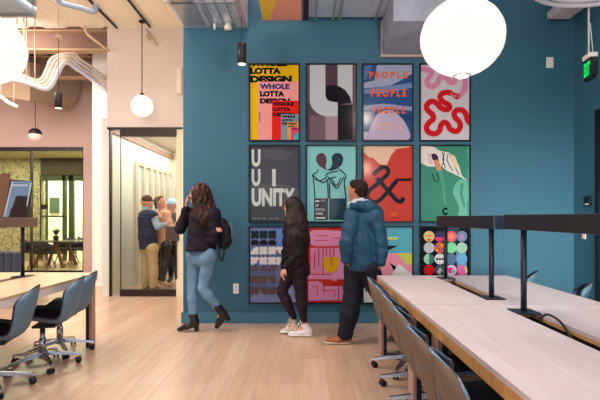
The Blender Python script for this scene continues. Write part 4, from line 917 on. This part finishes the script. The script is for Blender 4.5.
def hairfold(amp, fx=150, wav=14, wa=1.6):
    def g(X, Y, Z):
        return amp*(np.sin((X+Y*.6)*fx+wa*np.sin(Z*wav+X*9))+.6*np.sin((X*.7-Y)*fx*1.4+1.5*wa*np.sin(Z*wav*1.3+2)))*.6
    return g
def P3(d0):
    return lambda x, y, dd=0.0: np.array(at(x, y, d0+dd))
def shoe(s, heel, toe, rh=.036, rt=.034, k=.02):
    m = mix(heel, toe, .5); s.cone(heel, m, rh, rh*1.02, k); s.cone(m, toe, rh, rt*.85, k, ((0, 0, 1), .8))
def body_limbs(b, hp, kn, an, r=(.085, .052, .036), k=.03):
    b.cone(hp, mix(hp, kn, .55), r[0], r[0]*.82, k); b.cone(mix(hp, kn, .55), kn, r[0]*.82, r[1], k); b.cone(kn, mix(kn, an, .35), r[1], r[1]*1.02, k); b.cone(mix(kn, an, .35), an, r[1]*1.02, r[2], k)
def person(label, root_loc):
    r = empty('person', root_loc); return tag(r, label, 'person')

# --- woman with a backpack, walking left and turned away (5.58 m)
def woman_backpack():
    D = 5.55; p = P3(D); f = unit((-.80, .60, .0)); rt = np.array((f[1], -f[0], 0.))   # her right
    root = person('woman with wavy brown hair in black jacket and blue jeans, hand at her face', (at(200, 331, D).x, D, 0))
    hc = p(199, 195, .0); 
    hl = p(194.5, 256, .06); hr = p(209, 256, -.06); kl, kr = p(192.5, 289, .03), p(203, 288, -.03); al, ar = p(193.2, 318, .0), p(217.5, 309, -.02)
    sl, sr = p(189, 214, .13), p(214, 214, -.08)
    el, er = p(180, 229, .05), p(213, 240, -.10); wl, wr = p(186.5, 206, .02), p(215.5, 233, -.16)
    b = Sculpt(.03); Q = head(b, hc+f*.01, unit(f+np.array((-.35, -.25, .1))), (0, 0, 1)); fh = unit(f+np.array((-.35, -.25, .1)))
    b.cone(hc+V3(.01, 0, -.08), p(201, 213), .050, .055); b.cone(sl, sr, .055, .055, .05); 
    b.cone(p(200, 222), p(201, 238), .105, .095, .05, (f, .8)); b.cone(p(201, 238), p(202, 252), .092, .115, .05, (f, .8)); b.cone(hl, hr, .095, .095, .04)
    body_limbs(b, hl, kl, al, (.078, .049, .036)); body_limbs(b, hr, kr, ar, (.076, .049, .036))
    for sh, e, w_ in ((sl, el, wl), (sr, er, wr)): b.cone(sh, e, .046, .036); b.cone(e, w_, .036, .024)
    hand(b, wl, unit(p(188, 194, .02)-wl), f*-.2+np.array((.9, .2, 0)), np.array((-.2, -1., .1)), .5); hand(b, wr, unit((.6, -.1, .5)), (-.1, .7, -.3), np.array((-.7, -.2, .5)), 1.4, .72)
    shoe(b, al+V3(.03, 0, -.07), p(183, 329, .0), .03, .026); shoe(b, mix(ar, p(225.5, 315.5), .45), p(217.6, 323, .0), .024, .020)
    sculpt_obj(b, .008, 'body', [SKIN1, LIP], root, skinpick(Q)); eyes(root, Q, fh)
    h = Sculpt(.03)
    h.cone(hc+V3(.005, .01, .035)-f*.02, hc+V3(.012, 0, -.04)-f*.03, .100, .105); hh = hc-f*.035
    h.cone(hh, p(205, 212, .0), .118, .135, .05, (f, .78)); h.cone(p(204, 210, .0), p(209, 218, -.04), .138, .128, .05, (f, .7)); h.cone(p(198, 205, -.03), p(200, 220, -.09), .07, .05, .04); h.cone(p(207, 212, -.05), p(214, 221, -.08), .08, .045, .04); h.cone(p(204, 215, -.06), p(206, 224, -.10), .07, .03, .04)
    h.cut(hc+fh*.052, fh+np.array((0, 0, -.35)))
    h.fold = hairfold(.011, 90, 38, 1.8)
    sculpt_obj(h, .008, 'hair', HAIRB, root, smooth=1)
    j = Sculpt(.035); j.cone(sl+V3(0, 0, -.015), sr+V3(0, 0, -.015), .082, .078, .05); j.cone(p(200, 220), p(200, 236), .135, .135, .05, (f, .85)); j.cone(p(200, 236), p(201, 248), .150, .190, .05, (f, .85)); j.cone(hc+V3(.01, 0, -.10), p(201, 213), .068, .09)
    for sh, e, w_ in ((sl, el, wl), (sr, er, wr)): j.chain([sh, mix(sh, e, .5), e, mix(e, w_, .92)], [.074, .066, .056, .040])
    j.cut(p(200, 250.6), (.03, 0, -1)); j.fold = cloth((1, 1, 1.4), 44, .010, 3)
    sculpt_obj(j, .009, 'jacket', mat('black_plum_jacket', (30, 22, 36), .75, bump=.15, bscale=120), root)
    t = Sculpt(.03); t.cone(hl, hr, .098, .100, .04); t.cone(p(201, 246), p(202, 256), .12, .122, .04, (f, .8)); t.ball(p(206, 260, -.08), .075, .05); t.ball(p(198, 260, -.05), .075, .05)
    body_limbs(t, hl, kl, al+V3(0, 0, .01), (.088, .059, .044), .02); body_limbs(t, hr, kr, ar+V3(0, 0, .02), (.086, .059, .044), .02); t.cut(p(200, 245), (0, 0, 1)); t.fold = cloth((1, 1, 3), 45, .0025, 5)
    sculpt_obj(t, .008, 'jeans', JEANS, root)
    for an, toe, hl_, hb in ((al, p(179.5, 329.2, .0), p(196.2, 324, .0), p(196.6, 331, .0)), (ar, p(217.0, 326.8, .0), p(225.5, 315.5, .0), p(228.4, 319.5, .0))):
        s = Sculpt(.02); s.cone(an+V3(.0, 0, .03), mix(an, hl_, .6), .052, .046); shoe(s, mix(an, hl_, .75), toe, .044, .036); s.cone(hl_, hb, .034, .026, .012); s.cut(an+V3(0, 0, .05), (0, 0, 1))
        if an is al: s.cut((0, 0, .004), (0, 0, -1))
        sculpt_obj(s, .006, 'ankle_boot', mat('black_leather', (20, 18, 24), .35), root)
    # backpack
    c = p(223.5, 233, -.02); bp = empty('backpack', c); tag(bp, 'small black backpack slung on the shoulder of the woman in the black jacket', 'backpack')
    s = Sculpt(.03); s.cone(c+V3(-.02, .02, .10), c+V3(.0, .02, -.10), .075, .095, .04, (f, .8)); s.cone(c+V3(.03, -.02, .05), c+V3(.035, -.02, -.08), .055, .07, .03)
    sculpt_obj(s, .008, 'bag_body', mat('black_nylon', (24, 24, 30), .55, bump=.1), bp)
    m = MB(); m.tube(spline([c+V3(.085, -.03, .12), c+V3(.105, -.04, .03), c+V3(.10, -.05, -.06)]), .005, 6); local(bp, m, 'zip', mat('tan_zip', (150, 124, 100), .4, metal=.4))
    m = MB(); m.tube(spline([tuple(c+V3(-.09, -.06, .15)), tuple(c+V3(-.05, -.10, .05)), tuple(c+V3(-.04, -.11, -.12)), tuple(c+V3(-.03, -.10, -.24)), tuple(c+V3(-.005, -.10, -.31)), tuple(c+V3(.02, -.10, -.24)), tuple(c+V3(.02, -.10, -.10))]), .010, 8); local(bp, m, 'strap', BLACK)
HAIRB = mat('brown_wavy_hair', (58, 29, 20), .5, var=.8, vscale=22, stretch=(1, 1, .35), bump=.4, bscale=30, spec=.3)
HAIRD = mat('dark_straight_hair', (34, 16, 16), .45, var=.6, vscale=50, stretch=(1, 1, .08), bump=.4, bscale=60, spec=.3)
JEANS = mat('light_blue_denim', (106, 142, 172), .75, var=.28, vscale=5, stretch=(1, 1, .5), bump=.1, bscale=150)
woman_backpack()

# --- woman with long straight hair (5.42 m), profile to the left
def woman_straight():
    D = 5.38; p = P3(D); f = unit((-1, .30, 0)); fh = unit((-.86, .50, .06))
    root = person('woman with long straight dark hair, black sweater and leggings, white sneakers', (at(298, 335, D).x, D, 0))
    hc = p(292.5, 207.5)
    hl, hr = p(292, 269, .07), p(299, 269, -.07); kl, kr = p(281.8, 291, .07), p(300.5, 296, -.06); al, ar = p(293.5, 318, .06), p(304, 322, -.05)
    sl, sr = p(289, 232, .12), p(299, 232, -.14); el, er = p(287, 252, .16), p(299, 254, -.18); wl, wr = p(283, 268, .17), p(285, 267.5, -.18)
    b = Sculpt(.03); Q = head(b, hc, fh, (0, 0, 1), .95)
    b.cone(hc+V3(.02, 0, -.08), p(295, 226), .046, .05); b.cone(sl, sr, .048, .048, .05); b.cone(p(294, 236), p(295, 250), .10, .09, .05, ((0, 1, 0), 1)); b.cone(p(295, 250), p(296, 264), .09, .11, .05); b.cone(hl, hr, .085, .085, .04)
    body_limbs(b, hl, kl, al, (.078, .048, .034)); body_limbs(b, hr, kr, ar, (.078, .048, .034))
    for sh, e, w_ in ((sl, el, wl), (sr, er, wr)): b.cone(sh, e, .040, .034); b.cone(e, w_, .034, .022)
    hand(b, wl, (-.25, 0, -1), (1, .2, 0), np.array((-1, 0, 0.)), .5, .92); hand(b, wr, (-.35, 0, -1), (.9, .3, 0), np.array((-1, -.4, 0.)), .55, .95)
    shoe(b, al+V3(.02, 0, -.05), p(286, 331, .05), .028, .024); shoe(b, ar+V3(.02, 0, -.05), p(294, 333, -.05), .028, .024)
    sculpt_obj(b, .008, 'body', [SKIN1, LIP], root, skinpick(Q, .95)); eyes(root, Q, fh, .95)
    h = Sculpt(.02); h.cone(hc+V3(.01, .0, .035), hc+V3(.03, 0, -.02), .093, .095); h.chain([hc+V3(.035, -.01, -.02), p(296, 222, -.02), p(297, 238, -.03), p(298.5, 256, -.03)], [.097, .125, .128, .095], .03)
    h.chain([hc+V3(.03, -.03, -.03), p(291, 225, -.12), p(290, 243, -.15), p(291.5, 258, -.14)], [.07, .075, .06, .03], .03); h.chain([p(299, 224, -.07), p(301.5, 240, -.10), p(303.5, 256, -.10)], [.09, .09, .05], .03); h.chain([p(296, 236, -.12), p(297, 261, -.13)], [.115, .085], .03)
    h.cut(hc+fh*.055, fh+np.array((0, 0, -.25))); h.fold = hairfold(.005, 190, 9, 1)
    sculpt_obj(h, .007, 'hair', HAIRD, root, smooth=1)
    j = Sculpt(.035); j.cone(sl, sr, .070, .070, .05); j.cone(p(294.5, 236), p(296, 252), .128, .128, .05); j.cone(p(296, 252), p(297, 268), .128, .138, .05); j.cone(hc+V3(.02, 0, -.09), p(295, 227), .06, .08)
    for sh, e, w_ in ((sl, el, wl), (sr, er, wr)): j.chain([sh, mix(sh, e, .5), e, mix(e, w_, .95)], [.066, .060, .056, .036])
    j.cut(p(297, 275), (-.1, 0, -1)); j.fold = cloth((1, 1, 1.3), 50, .009, 8)
    sculpt_obj(j, .009, 'sweater', mat('black_sweater', (24, 22, 34), .8, bump=.15, bscale=100), root)
    t = Sculpt(.03); t.cone(hl, hr, .098, .098, .05); t.ball(p(303, 271, .0), .085, .05)
    body_limbs(t, hl, kl, al+V3(0, 0, .015), (.086, .057, .040)); body_limbs(t, hr, kr, ar+V3(0, 0, .02), (.086, .056, .040)); t.fold = cloth((1, 1, 3), 40, .004, 5)
    sculpt_obj(t, .008, 'leggings', mat('burgundy_black_leggings', (38, 26, 38), .6, bump=.1), root)
    for an, toe, hl_, cm, zz in ((al, p(283.6, 331.0, .05), p(296, 328, .06), ('beige_sneaker', (206, 180, 166)), .012), (ar, p(291.4, 333.6, -.05), p(308.6, 332, -.05), ('white_sneaker', (226, 224, 226)), .0)):
        s = Sculpt(.02); s.cone(an+V3(.0, 0, -.02), hl_+V3(-.01, 0, .01), .042, .038); shoe(s, hl_, toe, .043, .040); s.cut(an+V3(0, 0, -.025), (-.25, 0, 1)); s.cut((0, 0, .022+zz), (0, 0, -1))
        o = sculpt_obj(s, .006, 'sneaker', mat(cm[0], cm[1], .5), root)
        s = Sculpt(.01); u_ = unit(toe-hl_); s.cone(V3(hl_[0], hl_[1], .018+zz), V3(toe[0], toe[1], .018+zz), .047, .043, .01, ((0, 0, 1), .42)); sculpt_obj(s, .006, 'sole', mat('white_rubber_sole', (232, 228, 224), .5), root)
        m = MB()
        for q in range(4): c_ = mix(an+V3(-.03, 0, -.0), toe+V3(.05, 0, .04), q/3); m.tube([tuple(c_+V3(.0, -.042, -.005)), tuple(c_+V3(-.012, 0, .022)), tuple(c_+V3(0, .042, -.005))], .005, 5)
        local(root, m, 'laces', mat('pale_laces', (236, 232, 226), .6))
woman_straight()

# --- man in blue rain jacket (5.05 m), striding left, back three-quarter
def man_jacket():
    D = 5.02; p = P3(D); f = unit((-.80, .60, 0)); fh = unit((-.74, .66, .03))
    root = person('man with short dark hair in a blue hooded rain jacket and dark trousers', (at(360, 343, D).x, D, 0))
    hc = p(357, 191.5)
    hl, hr = p(356, 268, .08), p(368, 268, -.05); kl, kr = p(351.5, 303, .03), p(383, 302, -.0); al, ar = p(345, 334, .0), p(396, 327, .12)
    sl, sr = p(350, 215, .17), p(376, 217, -.08)
    b = Sculpt(.03); Q = head(b, hc, fh, (0, 0, 1), 1.03)
    b.cone(hc+V3(.02, 0, -.08), p(361, 208), .060, .065); b.cone(sl, sr, .065, .065, .06); b.cone(p(362, 222), p(362, 240), .13, .12, .05, (f, .85)); b.cone(p(362, 240), p(362, 262), .12, .12, .05, (f, .85)); b.cone(hl, hr, .095, .095, .04)
    body_limbs(b, hl, kl, al, (.09, .058, .04)); body_limbs(b, hr, kr, ar, (.09, .058, .04))
    ells = p(346, 242, .14); wls = p(343.5, 264, .12); elr, wrr = p(381, 243, -.1), p(381, 262, -.12)
    # the arm seen in the photo hangs along his left/near side, its hand at the jacket hem
    sn = p(352, 217, -.10); eln, wrn = p(346.5, 242, -.17), p(346, 259, -.15)
    for sh, e, w_ in ((sn, eln, wrn), (sr, elr, wrr)): b.cone(sh, e, .055, .044); b.cone(e, w_, .044, .028)
    hand(b, wrn, (.5, .9, -.5), (.6, -.3, -.6), np.array((-.3, .2, 1.)), .5); hand(b, wrr, (-.3, .3, -1), (-.9, .4, 0), np.array((-.3, .8, 0.)), .6)
    shoe(b, al+V3(.03, 0, -.05), p(331, 340, .0), .034, .03); shoe(b, ar+V3(.02, 0, -.03), p(391, 339, .12), .034, .03)
    sculpt_obj(b, .008, 'body', [SKIN2, LIP], root, skinpick(Q, 1.03)); eyes(root, Q, fh, 1.03)
    h = Sculpt(.015); r_ = np.cross(fh, (0, 0, 1)); h.cone(hc+fh*-.035+V3(0, 0, .038), hc+fh*.026+V3(0, 0, .048), .090, .078, .02, (r_, .93)); h.cone(hc-fh*.035+V3(0, 0, .02), hc-fh*.045+V3(0, 0, -.055), .080, .052); h.cut(hc+fh*.088, fh); h.cut(hc+V3(0, 0, .012), fh*.75+np.array((0, 0, -.62))); h.fold = hairfold(.0025, 260, 30)
    sculpt_obj(h, .006, 'hair', mat('short_dark_hair', (38, 24, 22), .6, bump=.5, bscale=120, var=.3, vscale=60), root, smooth=1)
    j = Sculpt(.04); j.cone(p(352, 216.5, .08), p(372.5, 217, -.08), .092, .092, .05); j.cone(p(361, 224), p(363, 244), .158, .178, .05, (f, .8)); j.cone(p(363, 244), p(364, 262), .182, .196, .05, (f, .8))
    for sh, e, w_, q in ((sn, eln, wrn, 1), (sr, elr, wrr, 1)): j.chain([sh, mix(sh, e, .5), e, mix(e, w_, .5), w_], [.080, .072, .066, .060, .050], .025)
    j.cut(p(362, 270), (.0, 0, -1)); j.cut(hc+V3(.02, 0, -.10), (-.3, 0, 1)); cf, cg = cloth((1, 1, .8), 60, .0055, 11), cloth((.6, .6, 1.6), 90, .003, 4); j.fold = lambda X, Y, Z: cf(X, Y, Z)+cg(X, Y, Z)-.0045*np.abs(np.sin(Z*19+X*6+2*np.sin(X*11)))
    JK = mat('blue_rain_jacket', (34, 72, 98), .52, bump=.5, bscale=16, stretch=(1, 1, .45))
    jo = sculpt_obj(j, .009, 'jacket', JK, root)
    s = Sculpt(.03); c = p(366, 207, -.02); s.chain([p(353, 206, -.10), p(360, 205, -.11), p(370, 207, -.09), p(377, 211, .0), p(374, 209, .10)], [.040, .050, .058, .055, .04], .03); s.cone(p(366, 209, -.04), p(375, 214, .0), .085, .068, .04); s.fold = cloth((1, 1, 1), 60, .008, 2)
    sculpt_obj(s, .008, 'hood', JK, root)
    s = Sculpt(.02); s.chain([p(351.5, 205, .06), p(350.5, 204.5, -.04), p(355, 202, -.11), p(362, 200.5, -.11), p(367.5, 201.5, -.05)], [.026, .028, .028, .026, .022], .02); sculpt_obj(s, .007, 'collar', mat('light_grey_collar', (184, 190, 198), .7, bump=.3, bscale=60), root)
    t = Sculpt(.035); t.cone(hl, hr, .122, .122, .05); t.ball(p(368, 274, -.0), .085, .05); body_limbs(t, hl, kl, al+V3(0, 0, -.01), (.128, .096, .078)); body_limbs(t, hr, kr, ar+V3(0, 0, .0), (.120, .090, .074)); t.cut((0, 0, .045), (0, 0, -1)); t.fold = cloth((1, 1, 2), 34, .006, 15)
    sculpt_obj(t, .009, 'trousers', mat('navy_black_trousers', (30, 30, 44), .75, bump=.1, bscale=120), root)
    for an, toe, hl_, zz in ((al, p(328.5, 340.4, .0), p(347, 339.5, .0), 0), (ar, p(390.5, 340, .12), p(399, 333, .12), 0)):
        m = ('brown_leather_shoe', (150, 84, 44)) if an is al else ('grey_brown_shoe', (110, 92, 88))
        s = Sculpt(.02); s.cone(an+V3(.01, 0, -.02), hl_, .052, .045); shoe(s, hl_, toe, .048, .044); s.cut(an+V3(0, 0, .03), (0, 0, 1)); s.cut((0, 0, .020), (0, 0, -1)) if an is al else None
        sculpt_obj(s, .006, 'shoe', mat(m[0], m[1], .4), root)
        if an is al:
            s = Sculpt(.01); s.cone(V3(hl_[0], hl_[1], .016), V3(toe[0], toe[1], .016), .050, .046, .01, ((0, 0, 1), .36)); sculpt_obj(s, .006, 'sole', mat('pale_welt_sole', (206, 190, 172), .5), root)
man_jacket()

# --- three people in the glass room
def bystander(label, D, hx, hy, facing, feet_y, build, pts, mats_, hairf=None, sc=1.0, tops='top', bottoms='trousers'):
    p = P3(D); f = unit(facing)
    root = person(label, (p(hx, 0)[0], D, 0)); hc = p(hx, hy)
    J = {k: p(*v) for k, v in pts.items()}
    b = Sculpt(.03); Q = head(b, hc, f, (0, 0, 1), sc)
    ch = J['chest']; wa = J['waist']; w_ = build
    b.cone(hc+V3(0, 0, -.08), mix(J['sl'], J['sr'], .5), .05, .055); b.cone(J['sl'], J['sr'], .05, .05, .05); b.cone(ch, wa, .11*w_, .10*w_, .05); b.cone(J['hl'], J['hr'], .09*w_, .09*w_, .04)
    for s in 'lr': body_limbs(b, J['h'+s], J['k'+s], J['a'+s], (.08*w_, .052, .036)); b.cone(J['s'+s], J['e'+s], .045, .036); b.cone(J['e'+s], J['w'+s], .036, .024); hand(b, J['w'+s], unit(J['t'+s]-J['w'+s]), (.3, .8, .1), np.array((-.5, -.5, .6)), .7)
    for s in 'lr': shoe(b, J['a'+s]+V3(0, 0, -.05), J['o'+s], .028, .024)
    sculpt_obj(b, .010, 'body', [mats_['skin'], LIP], root, skinpick(Q, sc)); eyes(root, Q, f, sc)
    j = Sculpt(.035); j.cone(J['sl'], J['sr'], .075*w_, .075*w_, .05); j.cone(ch, wa, .145*w_, .145*w_, .05); j.cone(wa, mix(J['hl'], J['hr'], .5)+V3(0, 0, .02), .145*w_, .150*w_, .05)
    if mats_.get('vest'):
        v = j; v.fold = lambda X, Y, Z: .010*np.abs(np.sin(Z*42))*-1+.004; v.cut(mix(J['hl'], J['hr'], .5)+V3(0, 0, .0), (0, 0, -1)); sculpt_obj(v, .010, 'vest', mats_['vest'], root)
        j = Sculpt(.03); j.cone(hc+V3(0, 0, -.10), mix(J['sl'], J['sr'], .5), .062, .07)
    for s in 'lr': j.chain([J['s'+s], J['e'+s], mix(J['e'+s], J['w'+s], .9)], [.068, .056, .040])
    if not mats_.get('vest'): j.cut(mix(J['hl'], J['hr'], .5)+V3(0, 0, -.06), (0, 0, -1))
    j.fold = cloth((1, 1, 1.2), 40, .008, 21) ; sculpt_obj(j, .010, tops, mats_['top'], root)
    t = Sculpt(.03); t.cone(J['hl'], J['hr'], .11*w_, .11*w_, .05)
    q = mats_.get('legr', (.105, .075, .06))
    for s in 'lr': body_limbs(t, J['h'+s], J['k'+s], J['a'+s], q)
    t.fold = cloth((1, 1, 2), 34, .006, 9); sculpt_obj(t, .010, bottoms, mats_['legs'], root)
    for s in 'lr':
        s_ = Sculpt(.02); s_.cone(J['a'+s]+V3(0, 0, .0), J['a'+s]+V3(0, 0, -.05), .044, .04); shoe(s_, J['a'+s]+V3(0, 0, -.045), J['o'+s], .040, .036); s_.cut((0, 0, .003), (0, 0, -1)); sculpt_obj(s_, .008, 'shoe', mats_['shoe'], root)
    return root, hc, f, Q, J
def cap_hair(root, hc, f, m, name='hair', long=0, cutf=.4):
    h = Sculpt(.015); r_ = np.cross(f, (0, 0, 1)); h.cone(hc-f*.035+V3(0, 0, .036), hc+f*.024+V3(0, 0, .044), .092, .082, .02, (r_, .95)); h.cone(hc-f*.05, hc-f*.045+V3(0, 0, -.06-long), .07, .05, .03)
    h.cut(hc+V3(0, 0, .012), f*.75+np.array((0, 0, -.62))); h.fold = hairfold(.003, 160, 20); return sculpt_obj(h, .008, name, m, root, smooth=1)
D = 8.75
root, hc, f, Q, J = bystander('man in navy quilted vest, light blue shirt and khaki trousers behind the glass', D, 147, 203, (.75, .25, .05), 290, 1.12,
    dict(chest=(147, 219), waist=(148, 236), sl=(143, 215, .12), sr=(153, 215, -.14), el=(151, 229, .2), er=(157.5, 227, -.16), wl=(160, 226, .18), wr=(166, 224, -.16), tl=(165, 225, .18), tr=(170, 222, -.16),
         hl=(146, 249, .07), hr=(152, 249, -.07), kl=(146, 268, .07), kr=(153.5, 268, -.07), al=(145, 285, .07), ar=(153.5, 285.5, -.07), ol=(150, 287.5, .05), oR=(0, 0)) | {'or': (159, 288.5, -.1)},
    dict(skin=SKIN1, vest=mat('navy_quilted_vest', (38, 46, 74), .5, var=.3, vscale=12), top=mat('light_blue_shirt', (156, 176, 200), .7), legs=mat('khaki_trousers', (198, 172, 126), .8), shoe=mat('brown_shoe', (110, 78, 56), .5), legr=(.105, .082, .068)), tops='shirt')
s = Sculpt(.01); s.cone(hc+V3(0, 0, .055)-f*.01, hc+V3(0, 0, .065)+f*.01, .092, .085, .01); s.cone(hc+V3(0, 0, .045)+f*.07, hc+V3(0, 0, .035)+f*.15, .06, .045, .01, ((0, 0, 1), .2)); s.cut(hc+V3(0, 0, .030), (0, 0, -1)); sculpt_obj(s, .008, 'cap', mat('brown_cap', (88, 62, 50), .7), root)
root, hc, f, Q, J = bystander('woman in peach top, black trousers and beige heels behind the glass', D+.35, 160.0, 202.5, (.8, -.15, .22), 289, .95,
    dict(chest=(163, 218), waist=(164, 233), sl=(160, 214, .12), sr=(167, 214, -.10), el=(165, 230, .16), er=(171, 229, -.1), wl=(174, 226, .15), wr=(176, 231, -.1), tl=(178, 224, .15), tr=(180, 231, -.1),
         hl=(161, 245, .06), hr=(166, 245, -.06), kl=(161.5, 262, .06), kr=(164.5, 262, -.06), al=(160, 279, .06), ar=(163, 280, -.06), ol=(166, 284.5, .05)) | {'or': (169, 285, -.07)},
    dict(skin=SKIN1, top=mat('peach_top', (236, 178, 146), .8), legs=mat('black_satin_trousers', (34, 30, 38), .35), shoe=mat('beige_heels', (220, 168, 130), .4), legr=(.10, .066, .05)))
cap_hair(root, hc, f, mat('short_brown_hair', (96, 66, 50), .5, var=.3, vscale=30), long=.03)
root, hc, f, Q, J = bystander('person in light blue cap and dark clothes farthest back behind the glass', D+.9, 172.0, 205.5, (-.85, -.45, .0), 286, .9,
    dict(chest=(173, 220), waist=(174, 233), sl=(170, 216, .1), sr=(177, 216, -.1), el=(169, 229, .1), er=(177, 231, -.12), wl=(167.5, 219, .0), wr=(171, 228, -.2), tl=(168, 212, .0), tr=(167, 224, -.2),
         hl=(171, 244, .05), hr=(176, 244, -.05), kl=(170.5, 261, .05), kr=(177, 261, -.05), al=(171, 276, .05), ar=(177, 276, -.05), ol=(168, 282, .0)) | {'or': (181, 281, -.1)},
    dict(skin=SKIN2, top=mat('dark_olive_top', (66, 56, 50), .8), legs=mat('black_trousers', (30, 28, 36), .7), shoe=mat('black_boot', (24, 22, 26), .4), legr=(.10, .066, .05)))
s = Sculpt(.01); s.cone(hc+V3(0, 0, .045)-f*.02, hc+V3(0, 0, .06)+f*.01, .100, .09, .01); s.cone(hc+V3(0, 0, .04)+f*.07, hc+V3(0, 0, .03)+f*.13, .055, .04, .01, ((0, 0, 1), .25)); s.cut(hc+V3(0, 0, .022), (0, 0, -1)); sculpt_obj(s, .008, 'cap', mat('light_blue_cap', (170, 206, 232), .7), root)
